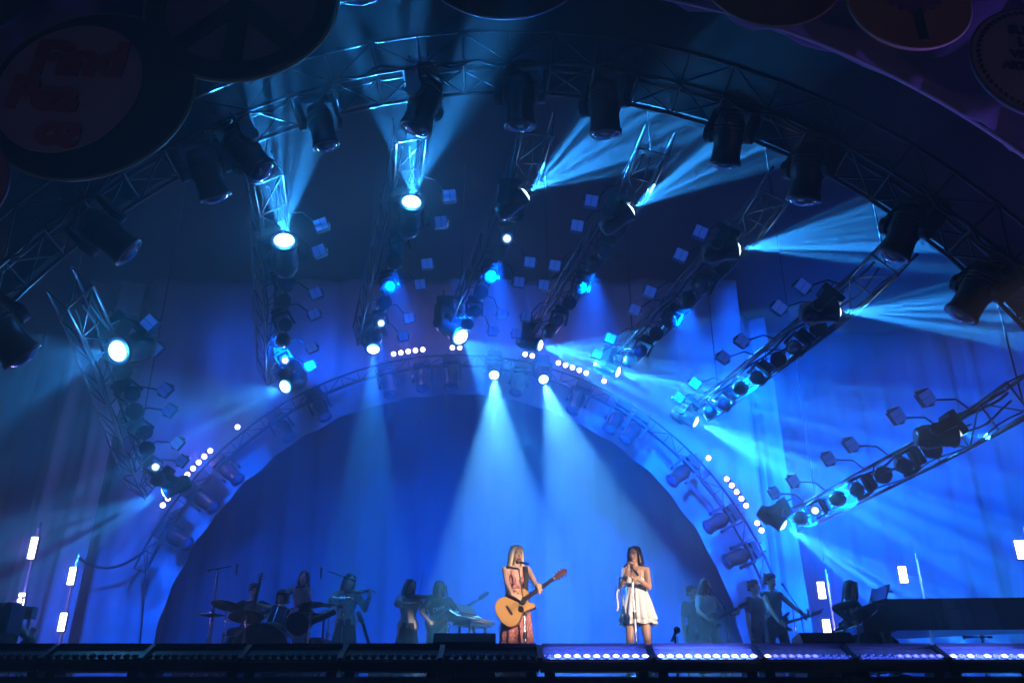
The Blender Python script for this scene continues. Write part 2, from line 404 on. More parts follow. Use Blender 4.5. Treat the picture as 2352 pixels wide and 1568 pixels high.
def moving_head(pos, up, d, label, group, lensmat, scale=1., name='moving_head', lamp=None):
    """pos: centre of the head; up: where the truss is; d: direction of the beam"""
    up = Vector(up).normalized(); d = Vector(d).normalized()
    base = Vector(pos)+up*.42*scale
    Mr = frame(base, up, Vector((1,0,0)) if abs(up.x) < .8 else Vector((0,0,1)))
    root = empty(name, M=Mr @ Matrix.Scale(scale,4))
    dl = Mr.to_3x3().inverted() @ d
    pan = math.atan2(dl.x, -dl.y) if (abs(dl.x)+abs(dl.y)) > 1e-4 else 0; tilt = math.atan2(math.hypot(dl.x, dl.y), -dl.z)
    put('base', ME['base'], None, root); put('clamp', ME['clamp'], None, root)
    Rz = Matrix.Rotation(pan, 4, 'Z'); put('yoke', ME['yoke'], None, root, Rz)
    # the head swings about its local x axis inside the yoke
    H = Rz @ Matrix.Translation((0,0,-.42)) @ Matrix.Rotation(-tilt, 4, 'X')
    h = put('head', ME['head'], None, root, H)
    put('lens', lens_mesh(lensmat), None, h)
    if lamp:
        sl = (Mr.to_3x3() @ H.to_3x3()).inverted() @ (Vector(pos)-cam.location).cross(d).normalized()     # the bars of the pattern stand across the auditorium
        spot('lamp', *lamp[:5], parent=h, M=Matrix.Translation((0,0,-.40)), pattern=lamp[5], seed=lamp[6], roll=math.atan2(sl.y, sl.x))
    return tag(root, label, 'stage light', group)
_FW = Vector((0,_c,_s)); _UP = Vector((0,-_s,_c))
def beam_dir(phi, toward):
    """beam leaning `phi` degrees round the view axis (0 right, 90 up) and `toward` degrees out to the audience"""
    a, b = R(phi), R(toward); return ((Vector((1,0,0))*math.cos(a)+_UP*math.sin(a))*math.cos(b)-_FW*math.sin(b)).normalized()
# roll angle, lean to the audience, half angle, power, pattern
NEAR = [(192,40,20,.10,'break'),(92,46,20,.38,'star'),(84,48,25,.42,'star'),(36,2,30,.8,'break'),(34,2,21,1.2,'break'),(8,4,18,1.5,'break'),(1,4,17,1.5,'break'),(2,4,10,1.2,'break')]
FAR = [(205,14,20,.35,'break'),(205,42,24,.18,'star'),(268,44,9,.28,None),(318,44,26,.30,'star'),(346,24,24,1.7,'break'),(342,24,16,2.2,'break'),(336,26,15,2.4,'break'),(328,28,14,2.0,'break')]
BIG = {(0,0):1.3,(0,1):1.3,(0,2):1.25,(1,3):1.5,(1,2):1.15,(1,1):1.15}
for i in range(8):
    for far, Y in ((0,10.5),(1,15.7)):
        a = rib_ang(i, Y); p = CY(a, 6.6, Y); phi, tw, half, w, pat = (FAR if far else NEAR)[i]
        d = beam_dir(phi, tw); facing = (not far and i < 3) or (far and 0 < i < 4)
        if facing:
            b_ = R(tw); tc = (cam.location-p).normalized(); sd = Vector((1,0,0))*math.cos(R(phi))+_UP*math.sin(R(phi)); sd = (sd-tc*sd.dot(tc)).normalized(); d = tc*math.cos(b_)+sd*math.sin(b_)
        sc_ = BIG.get((far, i), 1.); hw_ = {(0,0):1,(0,1):1,(0,2):1,(1,3):.8}.get((far, i), .3 if facing else .06)
        r = moving_head(p-d*.33*sc_, RAD(a), d, f'lit beam light at the {"back" if far else "front"} of the {RIBN[i]} rib truss', 'lit beam lights on the ribs', G_WHITE, scale=sc_,
            lamp=(LV['far' if far else 'near']*w, CYAN, R(half), .3, .02, pat, i+far*9))
        point('added_halo', LV['halo']*hw_, (.02,.34,1.0), .05, r, r.matrix_basis.inverted() @ (p+d*.12))  # added point lamp, makes the halo round the lens in the haze
# --- round wash lamps with honeycomb faces
def _par():
    m = MB(); m.lathe([(.05,.17),(.085,.165),(.115,.10),(.125,.0),(.13,-.03),(.118,-.035)], 20); return m.mesh('housing')
def _parface():
    m = MB(); m.lathe([(.002,-.02),(.117,-.02)], 20, smooth=False, caps=False)
    for k in range(5):
        rr = .0 if k == 0 else .026*k; nn = 1 if k == 0 else 6*k
        for q in range(nn): t = TAU*q/nn; m.ell((rr*math.cos(t), rr*math.sin(t), -.022), (.011,.011,.008), None, 6, 4)
    return m.mesh('lamp_face')
def _paryoke():
    m = MB(); m.tube([(-.15,0,-.0),(-.15,0,.20),(-.06,0,.27),(.06,0,.27),(.15,0,.20),(.15,0,0)], .012, 5); m.box((0,0,.30),(.06,.06,.08)); return m.mesh('bracket')
MP = dict(h=_par(), f=_parface(), y=_paryoke()); MP['h'].materials.append(M_PLASTIC); MP['f'].materials.append(mat('honeycomb face', (.10,.16,.42), .3, coat=.5)); MP['y'].materials.append(M_GREYMETAL)
# the few wash lamps that are on: (rib, place) -> target, watts, half angle
WASH = {(2,1):((-2.5,17,6.2),.9,28),(3,1):((-1,17.5,6),1.5,28),(4,1):((1.5,17.5,6),1.4,28),(5,1):((3.5,17.5,6.5),1.5,28),(7,3):((11,23,5),2.1,42),(7,2):((12,21,7),3.2,44),(6,2):((9,20,9),3.2,40),(6,3):((7,23,6),.6,36),(5,3):((2,23,4),.7,40),(4,3):((0,24,3),.6,36),(2,3):((-3,24,4),.55,36),(1,2):((-5.5,19,8),.6,34),(1,3):((-6,20,4),.45,38),(0,3):((-8,19,3),.22,36),(3,3):((-2,20,11),.35,36)}
PAR_Y = [11.08,12.32,13.7,15.06]; OFF_Y = [11.7,13.0,14.38]
for i in range(8):
    for k, Y in enumerate(PAR_Y):
        a = rib_ang(i, Y); p = CY(a, 6.62, Y); up = RAD(a)
        d = (cam.location+Vector((0,0,-.2))-p).normalized()+Vector((.05*math.sin(i*3+k),0,.05*math.cos(i+k*2)))
        if (i,k) in WASH: d = (Vector(WASH[(i,k)][0])-p).normalized()
        root = empty('wash_light', M=frame(p, up, Vector((0,1,0))))
        Ri = root.matrix_basis.to_3x3().inverted()
        put('bracket', MP['y'], None, root)
        H = frame((0,0,0), -(Ri @ d)); h = put('housing', MP['h'], None, root, H); put('lamp_face', MP['f'], None, h)
        if (i,k) in WASH: spot('lamp', LV['wash']*WASH[(i,k)][1], BLUE, R(WASH[(i,k)][2]), .9, .08, h, Matrix.Translation((0,0,-.06)))
        tag(root, f'{ORD[k]} round honeycomb wash light from the front on the {RIBN[i]} rib truss', 'stage light', 'round wash lights on the ribs')
    for k, Y in enumerate(OFF_Y):
        a = rib_ang(i, Y); p = CY(a, 6.55, Y); lit = (i, k) in ((1,2),(2,2),(3,0),(7,2),(0,2))
        d = (cam.location-p).normalized()+Vector((.12*math.sin(i*2+k), 0, .10*math.cos(i*1.3+k)))
        if lit: d = (cam.location-p).normalized()
        r_ = moving_head(p, RAD(a), d, f'{"small glowing" if lit else "unlit"} moving light {"at" if lit else "number"} {["near","middle","far"][k]} position inside the {RIBN[i]} rib truss'.replace('number near','in near').replace('number middle','in middle').replace('number far','in far'),
            'unlit moving lights on the ribs' if not lit else 'small lit moving lights on the ribs', G_SMALL if lit else M_LENS_OFF, scale=.62 if lit else .72)
        if lit: point('added_halo', 14, (.12,.34,1.0), .03, r_, r_.matrix_basis.inverted() @ (p+d.normalized()*.3))  # added point lamp for a small halo
# --- square strobe panels on the upper side of each rib
def _strobe():
    m = MB(); m.box((0,0,.06),(.20,.18,.12)); m.box((0,.0,.135),(.13,.12,.03)); return m.mesh('housing')
def _face():
    m = MB(); m.box((-.047,0,-.005),(.086,.165,.012)); m.box((.047,0,-.005),(.086,.165,.012)); return m.mesh('light_panel')
def _arm():
    m = MB(); m.box((-.115,0,.07),(.016,.04,.22)); m.box((.115,0,.07),(.016,.04,.22)); m.box((0,0,.19),(.25,.04,.02)); m.cyl((0,0,.19),(0,0,.30),.02,n=8); return m.mesh('bracket')
MS = dict(h=_strobe(), f=_face(), a=_arm()); MS['h'].materials.append(M_PLASTIC); MS['a'].materials.append(M_DARKALU)
MS['f'].materials.append(mat('strobe face', (.22,.26,.42), .45, emit=(.03,.13,1.0), estr=.30))
STROBE_Y = [10.5,11.2,12.48,13.2,14.5,15.3]
for i in range(8):
    off = -4.9 if i < 4 else 5.2
    for k, Y in enumerate(STROBE_Y):
        if i == 3 and k < 2: continue
        a = rib_ang(i, Y)+off; p = CY(a, 6.6, Y); d = Vector((.10 if i < 4 else -.04, -1, -.25)).normalized()
        root = empty('strobe_panel', M=frame(p, -d, TAN(a) if i > 3 else -TAN(a)))
        put('bracket', MS['a'], None, root); q_ = CY(rib_ang(i, Y), 6.98, Y)+TAN(rib_ang(i, Y))*(-.21 if i < 4 else .21); Mi_ = root.matrix_basis.inverted(); MB().tube([(0,0,.19), (0,0,.30), Mi_ @ (p+(q_-p)*.5+RAD(a)*.12), Mi_ @ q_], .014, 6).build('support_arm', M_DARKALU, root); h = put('housing', MS['h'], None, root); put('light_panel', MS['f'], None, h)
        tag(root, f'{ORD[k]} square strobe panel from the front beside the {RIBN[i]} rib truss', 'strobe light', 'strobe panels beside the ribs')
# --- key lights above the arch
for (px, py), tgt, w, lab in (((1135,862),Vector((-.1,12.0,FLOOR)),1.0,'bright key light at the top of the arch aimed at the blonde singer'),
                         ((1249,872),Vector((1.7,12.0,FLOOR)),.95,'bright key light right of the arch top aimed at the singer in white')):
    p = P(px, py, 17.9); d = (tgt-p).normalized()
    moving_head(p-d*.33, Vector((.05,.1,1)), d, lab, 'key lights on the arch', G_KEY, lamp=(LV['key']*w, (.10,.48,1.0), R(9.6), .30, .05, None, 0))
p = P(857,822,16.2); t = P(770,1440,15.5)
# --- dark moving heads along the arch truss
for k, a in enumerate((154.6,146.4,139.4,126.5,118.3,104,97.1,91.3,77.4,65,56.5,52.5,40.2,29,21.7)):
    inw = -RAD(a)
    moving_head(CY(a, 6.52, 18.15), RAD(a), (inw+Vector((0,-.25,0))), f'{ORD[k] if k < 14 else "last"} unlit moving light from the left along the drape arch', 'unlit moving lights along the arch', M_LENS_OFF, scale=1.05)
# --- lavender bulb bars on the arch truss
def bulb_bar(a0_, n, lit, label):
    mid = CY(a0_, 7.16, 17.95); root = empty('bulb_bar', loc=mid); T = Matrix.Translation(-mid)
    pts = [CY(a0_+(k-(n-1)/2)*1.36, 7.16, 17.95) for k in range(n)]
    MB().tube([CY(a0_+(k-(n-1)/2)*1.36, 7.22, 18.06) for k in range(n)] if n > 1 else [CY(a0_-.4,7.22,18.06), CY(a0_+.4,7.22,18.06)], .045, 6).build('housing', M_PLASTIC, root, T)
    for k, p in enumerate(pts):
        fr = frame(p-mid, Vector((0,1,.45)))
        c = MB().lathe([(.03,.06),(.068,.04),(.075,0),(.070,-.01),(.062,.01),(.02,.03)], 16).build('reflector', M_GREYMETAL, root, fr)
        MB().ell((0,0,.0), (.055,.055,.05), None, 12, 8).build('bulb', G_LAV, c)
    if lit: point('lamp', lit, LAV, .06, root, Vector((0,-.22,.12)))
    return tag(root, label, 'light bar', 'lavender bulb bars on the arch')
BARS = [(25.0,2,10,'lowest lavender light bar on the right of the arch, two bulbs'),(31.8,5,18,'row of five lavender bulbs on the lower right of the arch'),(39.2,1,6,'single lavender bulb above the lower right five bulb row'),
        (62.2,1,8,'single lavender bulb right of the upper right five bulb row'),(68.5,5,42,'row of five lavender bulbs on the upper right of the arch'),(76.9,2,8,'pair of lavender bulbs right of the arch top'),
        (90.5,2,8,'pair of lavender bulbs at the very top of the arch'),(99.4,5,42,'row of five lavender bulbs left of the arch top'),(133,1,8,'single lavender bulb above the lower left five bulb row'),
        (141.8,5,45,'row of five lavender bulbs on the lower left of the arch'),(150.2,2,8,'lowest lavender light bar on the left of the arch, two bulbs')]
for b in BARS: bulb_bar(*b)
# --- large dark moving heads on the front arch
for k, (a, tw, sc) in enumerate(((149,(.5,.5,-.55),1.75),(135.5,(.75,.35,-.55),1.55),(123.5,(.3,.5,-.8),1.5),(119,(.62,.1,-.75),1.55),(110.5,(.25,.2,-.9),1.3),(99,(-.25,.15,-.9),1.6),(88.6,(.02,.3,-.9),1.6),(79.3,(.02,.3,-.9),1.6),(65.5,(-.1,.5,-.8),1.5),(56.5,(-.15,.4,-.9),1.6),(45,(-.4,.3,-.8),1.5),(36,(-.5,.3,-.7),1.5))):
    moving_head(CY(a, 6.48, 8.32), RAD(a), tw, f'{ORD[k]} large dark spotlight from the left on the front arch truss', 'large dark spotlights on the front arch', M_LENS_OFF, scale=sc*.82, name='large_spotlight')
# ================================================================== painted round signs on the front canvas
def text_mesh(body, size, extrude=.01, offset=0., align='CENTER', shear=0.):
    cu = bpy.data.curves.new('txt', 'FONT'); cu.body = body; cu.size = size; cu.extrude = extrude; cu.offset = offset; cu.align_x = align; cu.align_y = 'CENTER'; cu.shear = shear; cu.resolution_u = 4
    o = bpy.data.objects.new('txt', cu); COL.objects.link(o); bpy.context.view_layer.update()
    me = bpy.data.meshes.new_from_object(o.evaluated_get(bpy.context.evaluated_depsgraph_get())); bpy.data.objects.remove(o); return me
def sign(px, py, Y, rad, col, rim, label, tilt=0.):
    c = P(px, py, Y); M = frame(c, Vector((0,-1,0)), Vector((1,0,0))) @ Matrix.Rotation(tilt, 4, 'Z')   # local x right, y up, z to the audience
    root = empty('round_sign', M=M)
    MB().lathe([(rad*.99,-.03),(rad,-.02),(rad,.02),(rad*.985,.028)], 72).build('board', mat('sign paint '+label[:14], col, .55, noise=.12, nscale=3, bump=.1), root)
    MB().tube([(rad*math.cos(TAU*i/72), rad*math.sin(TAU*i/72), .012) for i in range(72)], .018, 6, closed=True).build('rim', mat('sign rim '+label[:14], rim, .35), root)
    return tag(root, label, 'sign', 'round painted signs on the front canvas')
def onsign(root, name, me, m, z=.034, loc=(0,0), rot=0.):
    o = put(name, me, m, root, Matrix.Translation((loc[0], loc[1], z)) @ Matrix.Rotation(rot, 4, 'Z')); return o
M_INK = mat('sign black ink', (.02,.02,.02), .6); M_RED = mat('sign red ink', (.42,.05,.05), .6); M_CREAM = mat('sign cream', (.55,.5,.5), .6)
s = sign(208, 216, 6.75, 1.04, (.03,.03,.035), (.25,.35,.15), 'dark round sign with red bubble lettering at the upper left', R(-8))
MB().lathe([(.80,.0),(.80,.012)], 48).build('bubble', M_CREAM, s, Matrix.Translation((-.22,.03,.028)) @ Matrix.Scale(.9,4,(1,0,0)))
for tx, sz, lx, ly, rr in (('Find',.56,-.22,.36,.10),('Pea',.50,-.42,-.12,.05),('ce',.46,-.12,-.52,0)):
    onsign(s, 'lettering', text_mesh(tx, sz, .008, .035), M_RED, .052, (lx, ly), rr)
s = sign(556, 14, 6.75, 1.02, (.30,.28,.42), (.45,.62,.25), 'round sign with a black peace symbol at the upper left')
pc = MB()
ring = [[(r*math.cos(TAU*i/64), r*math.sin(TAU*i/64), z) for i in range(64)] for r, z in ((.80,0),(1.0,0),(1.0,.012),(.80,.012),(.80,0))]
pc.loft(ring, caps=False, smooth=False); o = pc.build('peace_ring', M_INK, s, Matrix.Translation((0,0,.03)))
for a, l in ((90,.82),(-90,.82),(-45,.82),(-135,.82)):
    MB().box((l/2,0,.006),(l,.20,.0125+.0007*(a%7))).build('peace_bar', M_INK, s, Matrix.Translation((0,0,.031)) @ Matrix.Rotation(R(a),4,'Z'))
s = sign(1160, -112, 6.75, .98, (.22,.16,.20), (.30,.32,.55), 'round sign lettered STAGE at the top centre')
onsign(s, 'lettering', text_mesh('STAGE', .40, .008, .02), M_INK, .034, (-.03,-.56))
sign(1768, -62, 6.75, .76, (.22,.11,.04), (.3,.16,.08), 'plain dark orange round sign right of the top centre')
s = sign(2086, 6, 6.7, .64, (.50,.24,.10), (.62,.42,.30), 'orange round sign painted with a purple flower')
M_PET = mat('painted petals', (.22,.05,.24), .6); M_STEM = mat('painted stem', (.03,.06,.03), .6)
MB().box((.05,-.30,.006),(.10,.5,.012)).build('stem', M_STEM, s, Matrix.Translation((0,0,.03)))
for k in range(9):
    a = R(200+k*20); out = [(.02+.34*t, .095*math.sin(PI*t)**.8) for t in [q/8 for q in range(9)]]+[(.02+.34*t, -.095*math.sin(PI*t)**.8) for t in [q/8 for q in range(7,0,-1)]]
    MB().prism(out, 0, .006).build('petal', M_PET, s, Matrix.Translation((.05,.16,.032+.002*(k%4))) @ Matrix.Rotation(a,4,'Z'))
s = sign(2392, 146, 6.6, .70, (.34,.30,.36), (.10,.10,.12), 'pale round sign lettered SUPPORT LOCAL VENDORS at the upper right', R(-6))
for k in range(60):
    a = TAU*k/60; MB().box((0,0,0),(.045,.03,.012)).build('braid', M_INK, s, Matrix.Translation((.63*math.cos(a), .63*math.sin(a), .036)) @ Matrix.Rotation(a+.9,4,'Z'))
for tx, sz, lx, ly in (('SUPPORT',.15,.02,.38),('LOCAL',.15,.02,.22),('VENDORS,',.13,0,.06),('ARTS & CRAFTS',.125,.03,-.09),('& OUR',.13,.05,-.25),('INSIDE',.13,.1,-.41)):
    onsign(s, 'lettering', text_mesh(tx, sz, .006, .008), M_INK, .034, (lx, ly))
sign(-28, -12, 6.85, .50, (.03,.12,.16), (.02,.03,.04), 'small teal round sign in the top left corner')
sign(-118, 432, 6.7, .56, (.42,.08,.12), (.3,.05,.08), 'red round sign cut by the left edge of the view')
sign(2440, -40, 6.9, .55, (.55,.08,.42), (.3,.05,.2), 'magenta round sign in the top right corner')

# ================================================================== footlights along the stage lip
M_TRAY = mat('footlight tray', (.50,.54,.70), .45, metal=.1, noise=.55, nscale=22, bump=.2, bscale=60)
M_GLASS = mat('footlight glass', (.8,.85,1), .05, trans=1.)
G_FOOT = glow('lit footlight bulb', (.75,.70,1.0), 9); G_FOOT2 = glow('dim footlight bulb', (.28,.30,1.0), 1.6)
M_BULBDARK = mat('darkened footlight bulb', (.012,.012,.016), .5)
def footlight(px0, px1, lit, watts, label, glassy=True):
    x0 = P(px0, 1500, 8.05).x+.010; x1 = P(px1, 1500, 8.05).x-.010; w = x1-x0; xm = (x0+x1)/2
    root = empty('footlight', loc=(xm, 8.0, APRON)); b = APRON
    def prof(m, xa, xb, pts): m.loft([[(xa, y, z) for y, z in pts], [(xb, y, z) for y, z in pts]], smooth=False)
    T = Matrix.Translation((0,-8.0,-b))
    za, zb, zc = b+.055, b+.168, b+.292
    m = MB(); prof(m, -w/2, w/2, [(8.0,za),(8.0,zb-.034),(8.27,zc-.044),(8.27,zc-.004),(8.36,zc),(8.36,za)]); m.build('housing', M_PLASTIC, root, T)
    # sloping tray, its end cheeks and rims
    dy, dz = .21, zc-.004-(zb-.012)
    m = MB(); prof(m, -w/2+.02, w/2-.02, [(8.010,zb-.030),(8.014,zb-.025),(8.262,zc-.030),(8.262,zc-.036)]); m.build('tray', M_TRAY if lit else M_PLASTIC, root, T)  # black tray in dark boxes, shade put into its colour
    for sx in (-1,1):
        m = MB(); prof(m, sx*(w/2)-.012, sx*(w/2)+.012, [(7.996,za+.02),(7.996,zb),(8.26,zc+.004),(8.30,zc+.004),(8.30,za+.02)]); m.build('end_cheek', M_PLASTIC, root, T)
    MB().box((0,8.0,zb-.020),(w-.03,.022,.014)).build('lower_rim', M_PLASTIC, root, T)
    MB().box((0,8.275,zc+.004),(w-.03,.05,.022)).build('upper_rim', M_PLASTIC, root, T)
    MB().box((0,8.262,zc-.022),(w-.06,.006,.026)).build('grille', M_GREYMETAL, root, T)
    for f in (-.42,.42): MB().box((f*w,8.18,b+.026),(.09,.2,.058)).build('foot', M_PLASTIC, root, T)
    n = 11
    for k in range(n):
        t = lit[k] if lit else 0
        bm_ = (M_BULBDARK, G_FOOT2, G_FOOT)[t]; x = -w/2+w*(k+.7)/(n+.4)  # viewing-angle fade along the row put into bulb glow and colour
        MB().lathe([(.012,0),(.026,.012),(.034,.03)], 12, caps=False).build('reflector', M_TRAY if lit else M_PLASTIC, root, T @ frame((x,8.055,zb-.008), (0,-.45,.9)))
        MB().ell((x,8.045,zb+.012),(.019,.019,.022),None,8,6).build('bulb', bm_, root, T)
    if watts:
        ld = bpy.data.lights.new('lamp','AREA'); ld.shape = 'RECTANGLE'; ld.size = w*.9; ld.size_y = .03; ld.energy = watts; ld.color = (.07,.13,1.0); ld.spread = R(170)
        lo = bpy.data.objects.new('lamp', ld); COL.objects.link(lo); lo.parent = root; lo.matrix_basis = T @ frame((0,7.985,zb+.018), (0,-.80,-.60), (1,0,0))
    return tag(root, label, 'footlight', 'footlights along the stage lip')
LEFT = [-130,100,328,556,784,1012,1240]
for k in range(6): footlight(LEFT[k], LEFT[k+1], None, 0, f'{ORD[k]} dark footlight box from the left along the stage lip')
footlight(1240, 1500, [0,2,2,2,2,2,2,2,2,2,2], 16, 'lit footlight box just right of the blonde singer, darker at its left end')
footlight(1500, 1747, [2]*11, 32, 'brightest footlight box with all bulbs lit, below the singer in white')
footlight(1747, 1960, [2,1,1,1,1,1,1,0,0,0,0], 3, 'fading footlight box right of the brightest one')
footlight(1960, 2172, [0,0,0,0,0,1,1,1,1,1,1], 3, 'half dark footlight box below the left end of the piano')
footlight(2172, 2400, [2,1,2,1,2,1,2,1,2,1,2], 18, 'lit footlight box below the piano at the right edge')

# ================================================================== monitors and speaker boxes
def wedge(x, y, w, h, label, z=APRON):
    root = empty('stage_monitor', loc=(x, y, z)); d = .34
    m = MB(); m.loft([[(sx*w/2, -d/2, 0),(sx*w/2, -d/2, h*.8),(sx*w/2, -d/2+.08, h),(sx*w/2, d/2, h*.9),(sx*w/2, d/2, 0)] for sx in (-1,1)], smooth=False); m.build('cabinet', M_PLASTIC, root)
    MB().box((0, d/2+.006, h*.45),(w*.9,.012,h*.75)).build('grille', M_GREYMETAL, root)
    for sx in (-1,1): MB().box((sx*w*.3, -d/2-.006, h*.5),(.12,.014,.05)).build('handle', M_GREYMETAL, root)
    return tag(root, label, 'speaker', 'stage monitors behind the footlights')
wedge(P(1068,1474,8.75).x, 8.75, .60, .43, 'low black stage monitor behind the dark footlights left of the blonde singer')
wedge(P(1890,1474,8.75).x, 8.75, .50, .435, 'low black stage monitor behind the footlights left of the piano')
def speaker(px, py, Y, w, h, d, label, top):
    p = P(px, py, Y); root = empty('speaker_box', loc=(p.x, Y, FLOOR))
    z1 = P(px, top, Y).z-FLOOR; z0 = z1-h
    MB().box((0,0,z0+h/2),(w,d,h)).build('cabinet', M_PLASTIC, root); MB().box((0,-d/2-.008,z0+h/2),(w*.92,.016,h*.9)).build('grille', M_BLACK, root)
    MB().cyl((0,0,0),(0,0,z0+.01),.022,n=8).build('pole', M_GREYMETAL, root)
    for k in range(3): a = k*TAU/3+.4; MB().cyl((0,0,.35),(.36*math.cos(a),.36*math.sin(a),.01),.014,n=6).build('leg', M_GREYMETAL, root)
    MB().cyl((w*.2,-d/2-.02,z1*.0+z1-.03),(w*.2,-d/2-.03,z1-.03),.02,n=8).build('knob', M_GREYMETAL, root)
    return tag(root, label, 'speaker')
speaker(10, 1410, 11.6, .34, .37, .34, 'black speaker box on a stand at the far left edge', 1387)
speaker(70, 1410, 12.6, .12, .17, .12, 'small dark speaker box on a pole beside the left light pole', 1393)

# ================================================================== light poles with glowing tubes
G_TUBE = glow('lit light tube', (.86,.84,1.0), 8)
M_POLE = mat('pale pole', (.16,.15,.20), .4, metal=.4)
def light_pole(px, py, Y, tubes, label, tw=.105, side=0., watts=16, rope=True):
    """tubes: heights in the photo (centre, length px)"""
    p = P(px, py, Y); root = empty('light_pole', loc=(p.x, Y, FLOOR))
    tz = [(P(px, c, Y).z-FLOOR, P(px, c-l/2, Y).z-P(px, c+l/2, Y).z) for c, l in tubes]
    top = max(z+l/2 for z, l in tz)+.25
    m = MB(); m.tube([(side, .06, .0), (side, .06, top)], .02, 8); m.build('pole', M_POLE, root)
    if rope:
        k = int(top/.09)
        m = MB(); m.tube([(side+.004*math.sin(i*2.2), .03, .1+i*top*.95/k) for i in range(k)], [.018+.010*(i % 2) for i in range(k)], 6); m.build('cable', mat('pale cable', (.22,.20,.28), .5), root)
    MB().lathe([(.26,0),(.26,.015),(.05,.03),(.03,.08)], 20).build('base_plate', M_PLASTIC, root, Matrix.Translation((side,.06,0)))
    for z, l in tz:
        b = MB().box((0,.02,z),(tw+.02,.05,l+.03)).build('tube_housing', M_PLASTIC, root)
        MB().box((0,-.02,0),(tw,.04,l)).build('light_tube', G_TUBE, b, Matrix.Translation((0,0,z)))
        MB().cyl((0,.045,z),(side,.06,z),.012,n=6).build('bracket', M_GREYMETAL, root)
        point('lamp', watts, (.24,.19,1.0), .05, root, Vector((0,-.14,z)))
    return tag(root, label, 'light pole', 'poles with glowing light tubes')
light_pole(77, 1258, 13.2, [(1258,49),(1386,22)],'tall light pole at the far left edge, its bright tube highest on the left', .085, .0, 26)
light_pole(166, 1322, 16.0, [(1322,40),(1428,42)], 'light pole with two bright tubes left of the drum kit', .105, .0, 26)
light_pole(1886, 1355, 17.0, [(1355,38),(1441,38)], 'light pole with two bright tubes right of the guitarists', .13, .17, 34)
light_pole(2073, 1319, 16.0, [(1319,37)], 'light pole with one bright tube above the piano', .13, .34, 22)
light_pole(2343, 1262, 15.0, [(1262,42)], 'tallest light pole with one bright tube at the right edge', .15, .2, 22)
for k, (cx, cy) in enumerate(((51,1365),(42,1408))):
    p = P(cx, cy, 12.9); r = empty('square_lamp', loc=(p.x, 12.9, FLOOR)); h = p.z-FLOOR
    MB().box((0,.03,h),(.10,.05,.07)).build('housing', M_PLASTIC, r); MB().box((0,-.004,h),(.085,.012,.05)).build('lamp_face', G_TUBE, r)
    MB().cyl((0,.04,0),(0,.04,h),.012,n=6).build('pole', M_GREYMETAL, r)
    tag(r, ('upper' if k == 0 else 'lower')+' small square glowing lamp beside the far left speaker box', 'lamp', 'small square lamps at the left edge')

# ================================================================== cables and chains hanging at the left of the arch
def cable(name, pts, r, label, m=M_BLACK):
    o = MB().tube(pts, r, 6).build(name, m); return tag(o, label, 'cable')
c0 = P(150,1240,18.4); c1 = P(335,1262,18.1)
cable('cable', [c0.lerp(c1, t)+Vector((0,0,-1.9*t*(1-t))) for t in [k/24 for k in range(25)]], .03, 'thick cable sagging between the left drape and the arch truss')
cable('cable', [P(338,1262,18.1)+Vector((.02*math.sin(k),0,0)) for k in (0,1)]+[P(330,1380,18.2), P(322,1476,18.3)], .018, 'thin cable hanging down the drape left of the arch')
p = P(1890,1290,17.5)
cable('chain', [p+Vector((.03*math.sin(k*1.7)+.004*k,0,.13*k)) for k in range(24)], [.020 if k < 4 else .009 for k in range(24)], 'thin hoist chain hanging in the haze right of the arch', M_BLACK)

# ================================================================== uplights washing the front canvas behind the signs
for x, w, c, lab in ((9.3, 3600, (.20,.12,1.0), 'right'), (-9.3, 900, (.10,.14,1.0), 'left')):
    r = empty('unseen_uplight', loc=(x, 6.95, .05)); tgt = Vector((x*.72, 7.12, 9.0)); d = (tgt-Vector((x,6.95,.4))).normalized()
    MB().box((0,0,.03),(.3,.2,.06)).build('base', M_PLASTIC, r)
    h = MB().lathe([(.05,.14),(.09,.12),(.11,0),(.11,-.06),(.10,-.06)], 16).build('housing', M_PLASTIC, r, frame((0,0,.25), -d)); MB().lathe([(.001,-.05),(.10,-.05)], 16, caps=False).build('lens', glow('uplight lens', (.4,.3,1), 4), h)
    for sx in (-1,1): MB().box((sx*.13,0,.16),(.02,.04,.24)).build('bracket', M_GREYMETAL, r)
    spot('lamp', w, c, R(24), .9, .05, h, Matrix.Translation((0,0,-.08)))
    tag(r, f'floor uplight washing the front canvas at the {lab} of the stage', 'stage light')

for x, y, tx, w, c_, lab in ((-6.5, 1.5, -3.4, 60, (.75,.42,1.0), 'left'), (6.5, 1.5, 3.6, 80, (.85,.50,1.0), 'right')):  # added lamps lifting the signs, in place of faint ambient light
    r = empty('unseen_uplight', loc=(x, y, .05)); tgt = Vector((tx, 6.7, 9.6)); d = (tgt-Vector((x,y,.3))).normalized()
    MB().box((0,0,.03),(.3,.2,.06)).build('base', M_PLASTIC, r)
    h = MB().lathe([(.05,.14),(.09,.12),(.11,0),(.11,-.06),(.10,-.06)], 16).build('housing', M_PLASTIC, r, frame((0,0,.25), -d)); MB().lathe([(.001,-.05),(.10,-.05)], 16, caps=False).build('lens', glow('uplight lens', (.4,.3,1), 4), h)
    for sx in (-1,1): MB().box((sx*.13,0,.16),(.02,.04,.24)).build('bracket', M_GREYMETAL, r)
    spot('lamp', w, c_, R(20), .9, .05, h, Matrix.Translation((0,0,-.08)))
    tag(r, f'added dim fill lamp in front of the stage lighting the {lab} hand signs', 'stage light')
